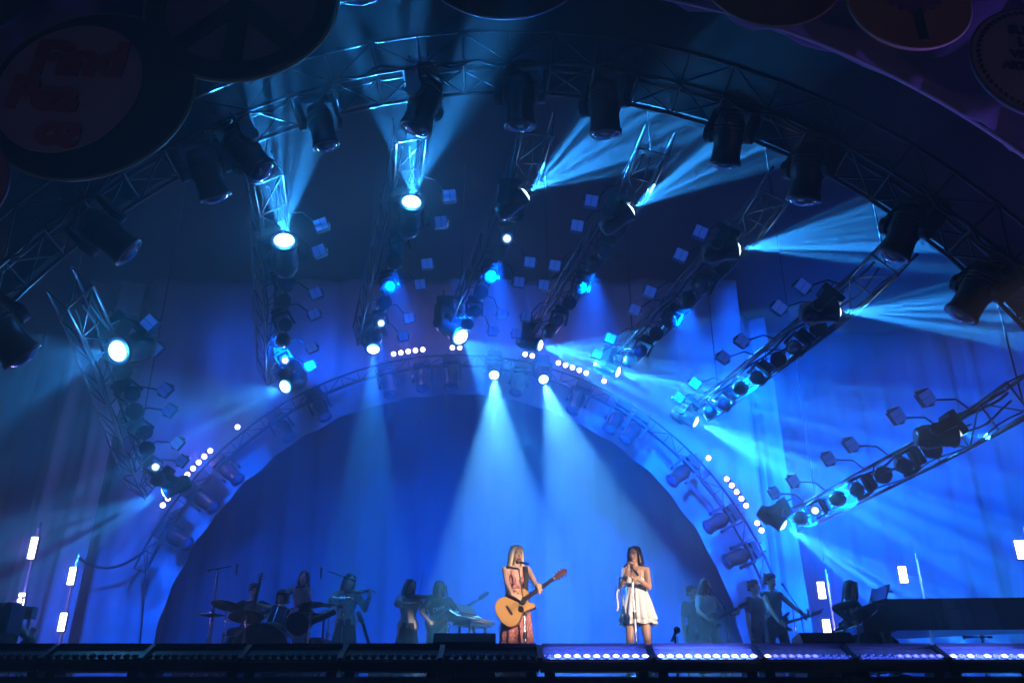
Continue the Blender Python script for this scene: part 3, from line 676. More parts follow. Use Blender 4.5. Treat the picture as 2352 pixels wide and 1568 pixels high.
# ================================================================== people
def remesh(mb, name, vox, smooth=4, factor=.5):
    o = bpy.data.objects.new('tmp', mb.mesh('tmp')); COL.objects.link(o)
    r = o.modifiers.new('r', 'REMESH'); r.mode = 'VOXEL'; r.voxel_size = vox; r.use_smooth_shade = True
    s = o.modifiers.new('s', 'SMOOTH'); s.iterations = smooth; s.factor = factor
    bpy.context.view_layer.update()
    me = bpy.data.meshes.new_from_object(o.evaluated_get(bpy.context.evaluated_depsgraph_get())); bpy.data.objects.remove(o)
    me.name = name; me.polygons.foreach_set('use_smooth', [True]*len(me.polygons)); return me
def cap(m, a, b, ra, rb=None, n=12):
    rb = ra if rb is None else rb; m.cyl(a, b, ra, rb, n); m.ell(a, ra, None, n, 8); m.ell(b, rb, None, n, 8); return m
def ik(a, t, l1, l2, hint):
    a, t = Vector(a), Vector(t); d = t-a; L = min(d.length, (l1+l2)*.995); d.normalize(); t = a+d*L
    x = (l1*l1-l2*l2+L*L)/(2*L); h = math.sqrt(max(0, l1*l1-x*x)); hv = Vector(hint); hv = (hv-d*hv.dot(d)).normalized()
    return a+d*x+hv*h, t
SKIN = mat('skin', (.62,.38,.28), .5, noise=.08, nscale=10, sub=.08)
SKIN2 = mat('skin tan', (.52,.30,.20), .5, noise=.08, nscale=10, sub=.08)
M_EYE = mat('eye', (.02,.015,.012), .2, coat=1.); M_EYEW = mat('eye white', (.7,.68,.66), .3); M_LIP = mat('lips', (.38,.09,.09), .45); M_MOUTH = mat('open mouth', (.05,.012,.012), .6)
HAIRS = dict(blonde=mat('blonde hair', (.84,.69,.46), .42, noise=.35, nscale=30, stretch=(1,1,.08), bump=.8, bscale=60, sheen=.3),
             dark=mat('dark hair', (.018,.011,.009), .35, noise=.5, nscale=30, stretch=(1,1,.08), bump=.8, bscale=60),
             brown=mat('brown hair', (.07,.04,.025), .4, noise=.5, nscale=30, stretch=(1,1,.08), bump=.8, bscale=60))
def hand(m, w, d, palm_n, s=1., curl=.9, spread=.012, thumb=1):
    """palm from wrist w along d; palm_n: direction the palm faces; fingers bend towards it"""
    w = Vector(w); d = Vector(d).normalized(); pn = Vector(palm_n); pn = (pn-d*pn.dot(d)).normalized(); sd = d.cross(pn).normalized()*thumb
    k = w+d*.085*s
    for q in (-1,-.33,.33,1): cap(m, w+d*.012, k+sd*q*.026*s, .017*s, .013*s, 8)
    for q, ln in ((-1,.062),(-.33,.072),(.33,.078),(1,.070)):
        b0 = k+sd*q*.027*s; a = curl; d1 = (d*math.cos(a*.6)+pn*math.sin(a*.6)); d2 = (d*math.cos(a*1.4)+pn*math.sin(a*1.4)); d3 = (d*math.cos(a*2.1)+pn*math.sin(a*2.1))
        b1 = b0+d1*ln*.5*s+sd*q*spread*.4; b2 = b1+d2*ln*.32*s; b3 = b2+d3*ln*.25*s
        cap(m, b0, b1, .0098*s, .009*s, 7); cap(m, b1, b2, .009*s, .0085*s, 7); cap(m, b2, b3, .0085*s, .007*s, 7)
    t0 = w+d*.025*s+sd*.026*s; t1 = t0+(d*.55+sd*.75+pn*.25).normalized()*.042*s; t2 = t1+(d*.8+sd*.1+pn*.6).normalized()*.034*s
    cap(m, t0, t1, .014*s, .011*s, 8); cap(m, t1, t2, .0108*s, .008*s, 8)
def person(px, Y, H, face, label, hair=('short','dark'), top=None, bottom=None, skin=SKIN, rh=None, lh=None, rhint=(-.7,.5,-.6), lhint=(.7,.5,-.6), rpalm=(1,-.2,0), lpalm=(-1,-.2,0),
           head=(0,0,0), seated=0., vox=.0105, lean=(0,0), z0=FLOOR, stance=.10, shoulders=.165, rdir=None, ldir=None, bare_arm=False, mouth=.0, curls=(.9,.9), root_x=None, build=1., shoes=True, leg_spread=0.):
    """a standing (or seated) figure; local frame faces -Y, person's right hand at -X; hand targets are world points"""
    s = H/1.7; x = P(px, 1450, Y).x if root_x is None else root_x
    M = Matrix.Translation((x, Y, z0)) @ Matrix.Rotation(R(face), 4, 'Z'); Mi = M.inverted()
    root = empty('person', M=M); tag(root, label, 'person')
    lx, ly = lean; drop = seated
    def T(x_, y_, z_): f = max(0, z_-.9)/.8; return Vector((x_*s+lx*f, y_*s+ly*f, z_*s-drop))
    b = MB()
    hip = [T(-.09,0,.93), T(.09,0,.93)]
    if seated:
        knees = [Vector((-.17*s-.06,-.42*s,.50*s)), Vector((.17*s+.06,-.42*s,.50*s))]; ank = [Vector((-.20*s,-.40*s,.09)), Vector((.20*s,-.40*s,.09))]
    else:
        knees = [Vector((-(.09+stance*.5)*s-leg_spread*.5,-.03*s,.49*s)), Vector(((.09+stance*.35)*s+leg_spread*.5,-.02*s,.49*s))]; ank = [Vector((-(.09+stance)*s-leg_spread,.03*s,.085)), Vector(((.09+stance*.7)*s+leg_spread,.02*s,.085))]
    # torso
    def torso(m, g=0.):
        m.ell(T(0,.0,1.27), ((.150+g)*s*build, (.100+g)*s*build, (.185+g*.4)*s)); m.ell(T(0,.0,1.10), ((.122+g)*s*build, (.088+g)*s*build, (.16+g*.3)*s)); m.ell(T(0,.01,.95), ((.158+g)*s*build, (.112+g)*s*build, (.125+g*.3)*s))
    torso(b)
    sh = [T(-shoulders,.005,1.395), T(shoulders,.005,1.395)]
    for q in (0,1): cap(b, T((-.05,.05)[q],0,1.40), sh[q], .055*s, .050*s)
    # legs
    for q in (0,1):
        cap(b, hip[q], knees[q], .083*s*build, .054*s); cap(b, knees[q]+Vector((0,.012,-.02)), ank[q], .055*s, .034*s); cap(b, ank[q]+Vector((0,0,-.03)), ank[q]+Vector((0,-.15*s,-.055)), .036*s, .028*s)
    # arms
    arms = []
    for q, (tgt, hint, palm, dr, cu) in enumerate(((rh, rhint, rpalm, rdir, curls[0]), (lh, lhint, lpalm, ldir, curls[1]))):
        w = Mi @ Vector(tgt) if tgt is not None else T((-.24,.24)[q], -.02, .86)
        if dr is not None: w = w-Vector(dr).normalized()*.09*s
        e, w = ik(sh[q], w, .285*s, .250*s, hint)
        cap(b, sh[q], e, .046*s*build, .036*s); cap(b, e, e.lerp(w,.35), .036*s, .036*s); cap(b, e.lerp(w,.35), w, .036*s, .0245*s)
        d = Vector(dr) if dr is not None else (w-e); hand(b, w, d, palm, s, cu, thumb=1 if q == 0 else -1); arms.append((sh[q], e, w))
    # neck and head
    nb = T(0,.01,1.42); hc = T(0,-.015,1.605); RM = (Matrix.Rotation(R(head[0]),3,'Z') @ Matrix.Rotation(R(head[1]),3,'X') @ Matrix.Rotation(R(head[2]),3,'Y'))
    pv = T(0,.01,1.53)
    def Hd(x_, y_, z_): return pv+RM @ (Vector((x_, y_, z_))*s)      # around the pivot at the skull base
    cap(b, nb, Hd(0,.005,.02), .050*s, .047*s)
    Rm4 = RM.to_4x4()
    b.ell(Hd(0,.012,.105), (.073*s,.092*s,.088*s), RM, 18, 12); b.ell(Hd(0,-.028,.045), (.058*s,.060*s,.078*s), RM, 16, 12); b.ell(Hd(0,-.052,-.012), (.034*s,.030*s,.026*s), RM, 12, 8)
    cap(b, Hd(0,-.086,.075), Hd(0,-.106,.045), .008*s, .0135*s, 8); cap(b, Hd(-.04,-.070,.090), Hd(.04,-.070,.090), .013*s, .013*s, 8)
    b.ell(Hd(-.035,-.066,.048), (.022*s,.016*s,.02*s), RM); b.ell(Hd(.035,-.066,.048), (.022*s,.016*s,.02*s), RM)
    for q in (-1,1): b.ell(Hd(q*.075,.008,.055), (.009*s,.019*s,.032*s), RM, 8, 8)
    bo = put('body', remesh(b, 'body', vox), skin, root)
    for q in (-1,1):
        MB().ell(Hd(q*.031,-.0795,.074), (.0135*s,.006*s,.0068*s), RM, 10, 6).build('eye', M_EYEW, bo); MB().ell(Hd(q*.031,-.0845,.074), (.0062*s,.003*s,.0062*s), RM, 8, 6).build('iris', M_EYE, bo)
        m = MB(); m.tube([Hd(q*.014,-.0865,.096), Hd(q*.032,-.0855,.101), Hd(q*.05,-.073,.095)], .0038*s, 5); m.build('eyebrow', HAIRS['brown'] if hair[1] != 'dark' else HAIRS['dark'], bo)
    MB().ell(Hd(0,-.0885,.008), (.021*s,.008*s,(.0075+mouth)*s), RM, 12, 8).build('lips', M_LIP, bo)
    if mouth: MB().ell(Hd(0,-.0945,.008), (.014*s,.005*s,mouth*s), RM, 10, 6).build('mouth', M_MOUTH, bo)
    # hair
    hm = MB(); style, hc_ = hair
    hm.ell(Hd(0,.026,.118), (.084*s,.094*s,.090*s), RM, 18, 12)
    for q in (-1,1): cap(hm, Hd(q*.045,-.045,.165), Hd(q*.078,-.006,.09), .022*s, .020*s, 8)
    rnd = random.Random(int(px*7+Y))
    if style == 'short':
        for k in range(26): a = rnd.uniform(0, TAU); hm.ell(Hd(.072*math.cos(a), .03+.075*math.sin(a), .12+rnd.uniform(-.05,.075)), .025*s, None, 8, 6)
        for k in range(10): a = R(20+140*k/9); hm.ell(Hd(.074*math.cos(a), .03+.078*math.sin(a), .045), .024*s, None, 8, 6)
        cap(hm, Hd(-.045,-.058,.150), Hd(.045,-.058,.152), .022*s, .022*s, 8); hm.ell(Hd(0,.0,.172), (.075*s,.085*s,.045*s), RM)
    elif style == 'bob':
        for k in range(15):
            a = R(-35+250*k/14); p0 = Hd(.078*math.cos(a), .02+.085*math.sin(a), .13); p1 = Hd(.092*math.cos(a), .025+.098*math.sin(a), .0); cap(hm, p0, p1, .026*s, .020*s, 8)
        cap(hm, Hd(-.05,-.072,.145), Hd(.05,-.072,.145), .022*s, .022*s, 8)
    else:
        drop_ = {'long':.40,'longer':.52,'mid':.24}[style]; part = rnd.uniform(-.01,.01)
        for k in range(19):
            a = R(-28+236*k/18); cx, sy = math.cos(a), math.sin(a); j = rnd.uniform(.85,1.1)
            p0 = Hd(.062*cx, .015+.072*sy, .165); p1 = Hd(.088*cx, .02+.095*sy, .07); p2 = Hd(.094*cx, .028+.098*sy, -.03)
            g = Vector((.115*cx*s, (.05+.085*sy)*s, 0))+Vector((pv.x, pv.y, pv.z-.17*s)); p3 = Vector((g.x+rnd.uniform(-.01,.01), g.y+.02*s, g.z)); p4 = p3+Vector((.02*cx, .015, -(drop_-.18)*j*s))
            cap(hm, p0, p1, .026*s, .025*s, 8); cap(hm, p1, p2, .025*s, .022*s, 8); cap(hm, p2, p3, .022*s, .020*s, 8); cap(hm, p3, p4, .020*s, .009*s, 8)
    ho = put('hair', remesh(hm, 'hair', min(vox, .0095), 2), HAIRS[hc_], root)
    if vox < .009:
        ls = MB()
        for k in range(46):
            a = R(rnd.uniform(-30,210)); cx, sy = math.cos(a), math.sin(a); l_ = rnd.uniform(.7,1.12); w_ = rnd.uniform(-.02,.02)
            g = Vector((.125*cx*s, (.05+.095*sy)*s, 0))+Vector((pv.x, pv.y, pv.z-.17*s))
            ls.tube([Hd(.05*cx,.015+.06*sy,.195), Hd(.092*cx,.02+.10*sy,.08), Hd(.106*cx,.028+.106*sy,-.03), g+Vector((w_,.02,0)), g+Vector((w_*1.6+.02*cx,.02,-.22*l_*s))], [.004,.0045,.004,.0035,.0012], 4)
        tag(ls.build('loose_strands', HAIRS[hc_], ho), kind='stuff')
    # clothes
    if top:
        kind, cm = top; c = MB(); torso(c, .016); 
        for q in (0,1): cap(c, T((-.06,.06)[q],0,1.385), sh[q]+Vector((0,0,-.004)), .060*s, .060*s)
        ln = {'tee':.62,'sleeveless':.05,'long':1.0,'loose':.85}[kind]
        for a_, e_, w_ in arms:
            if ln > .1: cap(c, a_, a_.lerp(e_, min(1, ln)), .060*s*build, (.058 if kind != 'loose' else .07)*s)
            if kind == 'long': cap(c, e_, w_, .050*s, .034*s)
            if kind == 'loose': cap(c, a_.lerp(e_,.8), e_.lerp(w_,.25), .066*s, .056*s)
        for k in range(7):                                                  # soft folds at the hem
            a = TAU*k/7; p = T(0,.005,.97); cap(c, p+Vector((.155*s*math.cos(a)*build,.112*s*math.sin(a)*build,.06)), p+Vector((.170*s*math.cos(a)*build,.125*s*math.sin(a)*build,-.05)), .026*s, .022*s, 8)
        put('shirt', remesh(c, 'shirt', .012, 3), cm, root)
    if bottom:
        kind, cm = bottom; c = MB(); c.ell(T(0,.008,.955), (.170*s*build,.125*s*build,.12*s))
        if kind in ('trousers','shorts'):
            for q in (0,1):
                if kind == 'shorts': cap(c, hip[q], hip[q].lerp(knees[q],.62), .096*s, .088*s)
                else: cap(c, hip[q], knees[q], .097*s*build, .072*s); cap(c, knees[q], ank[q]+Vector((0,0,.02)), .072*s, .062*s)
            put('trousers' if kind == 'trousers' else 'shorts', remesh(c, kind, .012, 3), cm, root)
        elif kind == 'skirt':
            k = MB(); rings = []
            for j in range(9):
                t = j/8; z = T(0,0,1.0).z*(1-t)+.14*t; rr = .150+.12*t
                rings.append([Vector(((rr+.014*t*math.sin(9*TAU*i/64))*math.cos(TAU*i/64)*s, (rr*.78+.014*t*math.sin(9*TAU*i/64))*math.sin(TAU*i/64)*s, z)) for i in range(64)])
            k.loft(rings, caps=True); k.build('skirt', cm, root)
    if shoes:
        for q in (0,1):
            c = MB(); a = ank[q]; cap(c, a+Vector((0,.03*s,-.035)), a+Vector((0,-.16*s,-.045)), .046*s, .040*s, 10); c.box(a+Vector((0,-.06*s,-.075)), (.085*s,.29*s,.02))
            c.build('shoe', mat('dark shoe', (.02,.02,.022), .5), root)
    return root, M, T, Hd, arms
def cr(pts, n=6):
    """smooth curve through points"""
    out = []; m = len(pts)
    for i in range(m-1):
        p0, p1, p2, p3 = [Vector((*pts[max(0, min(m-1, j))], 0)) for j in (i-1, i, i+1, i+2)]
        for k in range(n):
            t = k/n; q = .5*((2*p1)+(p2-p0)*t+(2*p0-5*p1+4*p2-p3)*t*t+(3*p1-p0-3*p2+p3)*t*t*t); out.append((q.x, q.y))
    out.append(pts[-1]); return out
def fretted(name, M, up, lo, depth, neck, mats, label, cat='guitar', head='acoustic', hole=None, scale=1., pick=None, pegs=3, bowed=False, arch=0.):
    """a string instrument; local x runs from the tail (negative) to the nut, y across, z out of the front"""
    root = empty(name, M=M @ Matrix.Scale(scale, 4)); mb_, mt, mn, mk = mats
    o = cr(up)+list(reversed(cr(lo)))[1:-1]
    bd = MB(); n = len(o); rings = []
    cxm = sum(p[0] for p in o)/n
    for z, k in ((-depth,.95),(-depth*.92,.995),(-depth*.08,1.0),(0,.985)):
        rings.append([((x-cxm)*k+cxm, y*k, z) for x, y in o])
    bd.loft(rings, caps=True); b = bd.build('body', mb_, root)
    tp = MB(); tp.prism([((x-cxm)*.975+cxm, y*.97) for x, y in o], .0005, .004); tp.build('top', mt, root)
    if hole:
        MB().lathe([(hole[1],.0045),(hole[1],.0055)], 28).build('sound_hole', mat('hole black', (.01,.008,.006), .9), root, Matrix.Translation((hole[0],0,0)))
        MB().tube([(hole[0]+(hole[1]+.008)*math.cos(TAU*i/28), (hole[1]+.008)*math.sin(TAU*i/28), .0055) for i in range(28)], .004, 5, closed=True).build('rosette', mat('rosette', (.35,.28,.2), .4), root)
    nl, nw = neck
    m = MB(); m.loft([[(x, -w/2, .004),(x, w/2, .004),(x, w/2, .016),(x, -w/2, .016)] for x, w in ((-.16 if not bowed else -.10, nw*1.15),(nl, nw*.85))], smooth=False); m.build('fretboard', mn, root)
    m = MB(); m.loft([[(x, w/2*math.cos(PI+PI*i/8), .004+.022*math.sin(PI+PI*i/8)*1.0) for i in range(9)] for x, w in ((-.02, nw*1.1),(nl, nw*.85))]); m.build('neck', mk, root)
    if not bowed:
        for k in range(1, 14): x = nl-(nl+.36)*(1-2**(-k/12)); MB().box((x,0,.0165),(.0025,nw*.96,.002)).build('fret', M_GREYMETAL, root)
        hw = nw*.9; hl = .19
        out = [(nl,-hw*.5),(nl+.03,-hw*.72),(nl+hl*.9,-hw*.80),(nl+hl,-hw*.3),(nl+hl,hw*.3),(nl+hl*.9,hw*.80),(nl+.03,hw*.72),(nl,hw*.5)] if head == 'acoustic' else \
              [(nl,-hw*.5),(nl+.05,-hw*.55),(nl+hl,-hw*.30),(nl+hl*1.12,hw*.3),(nl+hl*1.05,hw*1.0),(nl+.05,hw*1.0),(nl,hw*.5)]
        h = MB().prism(out, -.008, .008).build('headstock', mk, root)
        MB().box((nl,0,.014),(.006,nw*.9,.01)).build('nut', mat('bone', (.7,.66,.55), .4), root)
        for k in range(pegs):
            for q in ((-1,1) if head == 'acoustic' else (1,)):
                x = nl+.05+.045*k*(1 if head == 'acoustic' else .75*1.2); MB().cyl((x, q*hw*.75,0),(x, q*(hw*.75+.03),0),.006,.010,8).build('tuning_peg', M_GREYMETAL, h)
        bx = up[0][0]*.66+.0
        MB().box((bx,0,.009),(.028,.13 if head == 'acoustic' else .08,.012)).build('bridge', mat('bridge dark', (.03,.02,.015), .5) if head == 'acoustic' else M_GREYMETAL, root)
        for k in range(6 if pegs == 3 or head == 'acoustic' else 4):
            q = (k-2.5)/2.5 if (pegs == 3 or head == 'acoustic') else (k-1.5)/1.5
            MB().cyl((bx, q*.030, .018),(nl, q*nw*.36, .019),.0009 if pegs == 3 else .0015,n=4).build('string', M_GREYMETAL, root)
    else:
        MB().box((-abs(up[0][0])*.52, 0, .02),(.006,.05 if scale < 1.5 else .05,.034)).build('bridge', mat('bridge pale', (.5,.34,.18), .5), root)
        MB().box((-abs(up[0][0])*.80, 0, .014),(.10,.03,.01)).build('tailpiece', mat('ebony', (.02,.016,.014), .4), root)
        pts = [(nl,0,.004),(nl+.03,0,.004),(nl+.055,0,-.006),(nl+.062,0,-.022),(nl+.048,0,-.030),(nl+.038,0,-.02)]; h = MB().tube(pts, [.012,.011,.011,.010,.008,.006], 8).build('scroll', mk, root)
        for k in range(4): q = 1 if k % 2 else -1; MB().cyl((nl+.008+.011*k, q*.008,0),(nl+.008+.011*k, q*.032,0),.003,.005,6).build('tuning_peg', mn, h)
        for k in range(4): q = (k-1.5)/1.5; MB().cyl((-abs(up[0][0])*.78, q*.012,.018),(nl, q*.008,.017),.0008,n=4).build('string', M_GREYMETAL, root)
    if pick: MB().prism(cr(pick, 5), .0045, .0075).build('pickguard', mat('pickguard dark', (.02,.014,.012), .3), root)
    return tag(root, label, cat), root
ACU = [(-.49,0),(-.485,.07),(-.45,.155),(-.37,.198),(-.29,.180),(-.215,.128),(-.15,.122),(-.08,.142),(-.02,.12),(0,.06),(.0,.03)]
ACL = [(-.49,0),(-.485,-.07),(-.45,-.155),(-.37,-.198),(-.29,-.180),(-.215,-.130),(-.15,-.128),(-.075,-.150),(-.028,-.152),(-.022,-.115),(-.055,-.075),(-.065,-.045),(-.05,-.028)]
PBU = [(-.36,0),(-.35,.08),(-.30,.155),(-.21,.165),(-.13,.125),(-.05,.115),(.02,.135),(.085,.150),(.10,.135),(.06,.105),(.0,.075),(-.03,.04)]
PBL = [(-.36,0),(-.37,-.08),(-.345,-.155),(-.26,-.178),(-.17,-.135),(-.09,-.115),(-.03,-.130),(.02,-.148),(.035,-.13),(.01,-.095),(-.04,-.06),(-.05,-.03)]
LPU = [(-.40,0),(-.395,.06),(-.36,.14),(-.28,.165),(-.20,.135),(-.14,.115),(-.08,.125),(-.02,.118),(.02,.07),(.02,.03)]
LPL = [(-.40,0),(-.395,-.06),(-.36,-.14),(-.28,-.165),(-.20,-.135),(-.14,-.115),(-.07,-.125),(-.02,-.13),(-.005,-.105),(-.05,-.07),(-.06,-.03)]
VNU = [(-.36,0),(-.358,.05),(-.33,.092),(-.27,.104),(-.225,.085),(-.215,.062),(-.18,.054),(-.145,.060),(-.135,.078),(-.09,.085),(-.03,.072),(0,.03)]
VNL = [(x, -y) for x, y in VNU]
WOOD = lambda n, c, r=.35: mat(n, c, r, noise=.25, nscale=9, stretch=(.3,6,1), coat=.5)
SPRUCE = mat('spruce top', (.60,.31,.10), .55, noise=.2, nscale=9, stretch=(.3,6,1)); MAHOG = WOOD('mahogany', (.13,.045,.025)); EBONY = mat('ebony', (.018,.014,.012), .6)
def hold(M_, c, neckdir, normal):
    """world matrix of an instrument from local position, neck and front directions"""
    X = Vector(neckdir).normalized(); Z = Vector(normal); Z = (Z-X*Z.dot(X)).normalized(); Yv = Z.cross(X)
    L = Matrix((X, Yv, Z)).transposed().to_4x4(); L.translation = Vector(c); return M_ @ L
# ================================================================== microphone stands
M_CHROME = mat('chrome', (.55,.56,.6), .16, metal=1.); M_STAND = mat('dark stand metal', (.06,.06,.07), .3, metal=.8)
def mic(parent, p, d, T, r=.024, foam=False):
    """microphone whose ball is at p and whose handle runs along d"""
    d = Vector(d).normalized(); p = Vector(p)
    b = MB().cyl(p, p+d*.15, r*.72, r*.5, 12).build('microphone_body', M_PLASTIC, parent, T)
    m = MB(); m.ell(p, (r*(1.5 if foam else 1.05),)*3, None, 14, 10); m.build('microphone_head', mat('foam', (.012,.012,.014), .95, bump=.6, bscale=200) if foam else M_GREYMETAL, parent, T)
def mic_stand(base, elbow, tip, label, kind='round', r=.011, lower=M_CHROME, hd=None, name='microphone_stand', foam=False):
    base, elbow, tip = Vector(base), Vector(elbow), Vector(tip); root = empty(name, loc=base); T = Matrix.Translation(-base)
    mid = base.lerp(elbow, .55)
    MB().cyl(base+Vector((0,0,.01)), mid, r*1.25, n=10).build('lower_tube', lower, root, T); MB().cyl(mid, elbow, r*.9, n=10).build('upper_tube', lower, root, T)
    MB().cyl(mid-Vector((0,0,.04)), mid+Vector((0,0,.04)), r*2, n=10).build('clutch', M_PLASTIC, root, T)
    if (tip-elbow).length > .06:
        d = (tip-elbow).normalized(); MB().cyl(elbow-d*.12, tip-d*.10, r*.8, n=8).build('boom', M_STAND, root, T); MB().ell(elbow, r*2.6, None, 10, 8).build('boom_clamp', M_PLASTIC, root, T)
        MB().cyl(elbow-d*.17, elbow-d*.10, r*1.6, n=8).build('counterweight', M_PLASTIC, root, T)
    mic(root, tip, hd if hd is not None else (elbow-tip), T, foam=foam)
    if kind == 'round': MB().lathe([(.14,0),(.14,.012),(.10,.022),(.02,.03)], 24).build('base_plate', M_PLASTIC, root)
    else:
        for k in range(3): a = k*TAU/3+.5; MB().cyl((0,0,.16),(.27*math.cos(a),.27*math.sin(a),.01),.009,n=6).build('leg', M_STAND, root)
    # cable looping down the stand
    MB().tube([tip.lerp(elbow, .9)+Vector((.02,0,-.02)), elbow+Vector((.025,-.01,-.1)), mid+Vector((.022,-.015,0)), base+Vector((.03,-.02,.02))], .004, 5).build('cable', M_BLACK, root, T)
    return tag(root, label, 'microphone stand', 'microphone stands on the stage')
def onfloor(px, Y, z=FLOOR): return Vector((P(px, 1477, Y).x, Y, z))
mic_stand(onfloor(1208,11.0), P(1203,1382,11.0), P(1189,1290,11.02), 'microphone stand with angled upper tube in front of the blonde singer', hd=(.9,-.1,-.15))
mic_stand(onfloor(1462,11.0), P(1450,1300,11.02), P(1444,1292,11.06), 'straight microphone stand gripped by the singer in white', hd=(-.4,-.6,-.35))
mic_stand(onfloor(484,13.0), P(500,1305,13.0), P(545,1297,12.9), 'tall overhead microphone stand at the left of the drum kit', 'tripod', hd=(0,0,-1))
mic_stand(onfloor(784,12.9), P(793,1325,12.9), P(738,1306,12.8), 'tall overhead microphone stand at the right of the drum kit', 'tripod', hd=(.1,-.2,-1))
mic_stand(onfloor(1031,14.3), P(1029,1380,14.3), P(1024,1346,14.35), 'microphone stand in front of the bass player')
mic_stand(onfloor(1676,14.5), P(1664,1393,14.5), P(1622,1341,14.6), 'boom microphone stand in front of the guitarist in the pale shirt', 'tripod', lower=M_STAND)
mic_stand(onfloor(1852,14.5), P(1838,1402,14.5), P(1797,1341,14.6), 'boom microphone stand in front of the guitarist in the sleeveless shirt', 'tripod', lower=M_STAND)
mic_stand(onfloor(1832,15.4), P(1818,1385,15.4), P(1768,1342,15.6), 'boom microphone stand for the singer standing behind the right guitarist', 'tripod')
mic_stand(onfloor(2042,13.6), P(2030,1356,13.6), P(2003,1353,13.5), 'boom microphone stand rising behind the piano', 'tripod')
mic_stand(onfloor(1977,11.35), P(1964,1402,11.35), P(1970,1398,11.3), 'dark microphone stand at the left end of the piano', lower=M_STAND)
mic_stand(Vector((P(1552,1477,9.4).x,9.4,APRON)), P(1550,1456,9.4), P(1555,1446,9.36), 'short stand with a fat foam covered microphone behind the footlights', foam=True, r=.014, lower=M_STAND)
mic_stand(Vector((P(2250,1477,11.5).x,11.5,FLOOR)), P(2255,1462,11.5), P(2215,1462,11.4), 'low boom microphone under the piano', lower=M_STAND)

# ================================================================== the blonde singer with her guitar
def dress_mat(name, c1, c2, scale, rough=.75):
    m = mat(name, c1, rough, bump=.3, bscale=90); nt = m.node_tree; b = nt.nodes['Principled BSDF']
    tc = nt.nodes.new('ShaderNodeTexCoord'); v = nt.nodes.new('ShaderNodeTexVoronoi'); v.inputs['Scale'].default_value = scale; v.feature = 'DISTANCE_TO_EDGE'
    n = nt.nodes.new('ShaderNodeTexNoise'); n.inputs['Scale'].default_value = scale*.8; n.inputs['Detail'].default_value = 3
    nt.links.new(tc.outputs['Object'], n.inputs['Vector']); mv = nt.nodes.new('ShaderNodeMix'); mv.data_type = 'RGBA'; mv.blend_type = 'LINEAR_LIGHT'; mv.inputs[0].default_value = .05
    nt.links.new(tc.outputs['Object'], mv.inputs[6]); nt.links.new(n.outputs['Color'], mv.inputs[7]); nt.links.new(mv.outputs[2], v.inputs['Vector'])
    mr = nt.nodes.new('ShaderNodeMapRange'); mr.inputs[1].default_value = .02; mr.inputs[2].default_value = .14; nt.links.new(v.outputs['Distance'], mr.inputs[0])
    mx = nt.nodes.new('ShaderNodeMix'); mx.data_type = 'RGBA'; mx.inputs[6].default_value = (*c2, 1); mx.inputs[7].default_value = (*c1, 1)
    nt.links.new(mr.outputs[0], mx.inputs[0]); nt.links.new(mx.outputs[2], b.inputs['Base Color']); return m
M_ROSE = dress_mat('rose lace dress', (.64,.25,.23), (.20,.05,.07), 26); M_WHITE = mat('white cotton', (.80,.78,.78), .8, noise=.05, nscale=20, bump=.35, bscale=90)
M_LACE = dress_mat('white lace', (.80,.77,.77), (.58,.50,.50), 60)
YB = 11.3
gM = frame(P(1219,1366,11.0), (-.06,-1,.16))
X_ = Vector((math.cos(R(34)), -.04, math.sin(R(34)))).normalized(); Z_ = Vector((-.05,-1,.16)); Z_ = (Z_-X_*Z_.dot(X_)).normalized(); Y_ = Z_.cross(X_)
gM = Matrix((X_, Y_, Z_)).transposed().to_4x4(); gM.translation = P(1219,1366,10.99)
root, M, T, Hd, arms = person(1187, YB, 1.62, 8, 'blonde singer in a long rose lace dress playing an acoustic guitar', ('longer','blonde'), skin=SKIN, vox=.0072,
    rh=P(1192,1371,10.93), lh=P(1240,1348,10.92), rhint=(-1,.25,-.15), lhint=(.8,.5,-.7), rdir=(1,-.12,-.30), rpalm=(0,1,-.25), ldir=(-.05,-.35,1), lpalm=(-.25,1,.2), head=(16,6,0), mouth=.009, curls=(.75,1.15), shoulders=.160, stance=.04)
c = MB(); s_ = 1.62/1.7
c.ell(T(0,.004,1.17), (.140*s_,.100*s_,.10*s_)); c.ell(T(0,.004,1.07), (.130*s_,.096*s_,.14*s_)); c.ell(T(0,.01,.95), (.170*s_,.122*s_,.12*s_))
for q in (-1,1):
    c.ell(T(q*.072,-.070,1.235), (.066*s_,.052*s_,.068*s_)); cap(c, T(q*.085,-.085,1.28), T(q*.062,-.045,1.40), .022, .011, 8); cap(c, T(q*.062,-.045,1.40), T(q*.05,.02,1.44), .010, .010, 8)
put('bodice', remesh(c, 'bodice', .008, 3), M_ROSE, root)
k = MB(); rings = []
for j in range(15):
    t = j/14; z = T(0,0,1.0).z*(1-t)+.012*t; rr = .158+.085*t**.8
    rings.append([Vector(((rr+.020*t**.6*math.sin(11*a)+.008*t*math.sin(23*a+1))*math.cos(a), (rr*.82+.020*t**.6*math.sin(11*a))*math.sin(a), z)) for a in [TAU*i/120 for i in range(120)]])
k.loft(rings); k.build('skirt', M_ROSE, root)
for q in (-1,1): MB().ell(Hd(q*.083,.0,.022), (.006,.006,.012), None, 8, 6).build('earring', M_CHROME, root)
ag, ar = fretted('acoustic_guitar', gM, ACU, ACL, .105, (.36,.050), (MAHOG, SPRUCE, EBONY, MAHOG), 'honey coloured acoustic guitar held by the blonde singer', hole=(-.13,.05), pick=[(-.205,-.03),(-.235,-.075),(-.205,-.12),(-.175,-.105),(-.16,-.062),(-.185,-.035)])
MB().cyl((-.49,-.06,-.05),(-.53,-.075,-.05),.006,n=8).build('cable_plug', M_CHROME, ar)
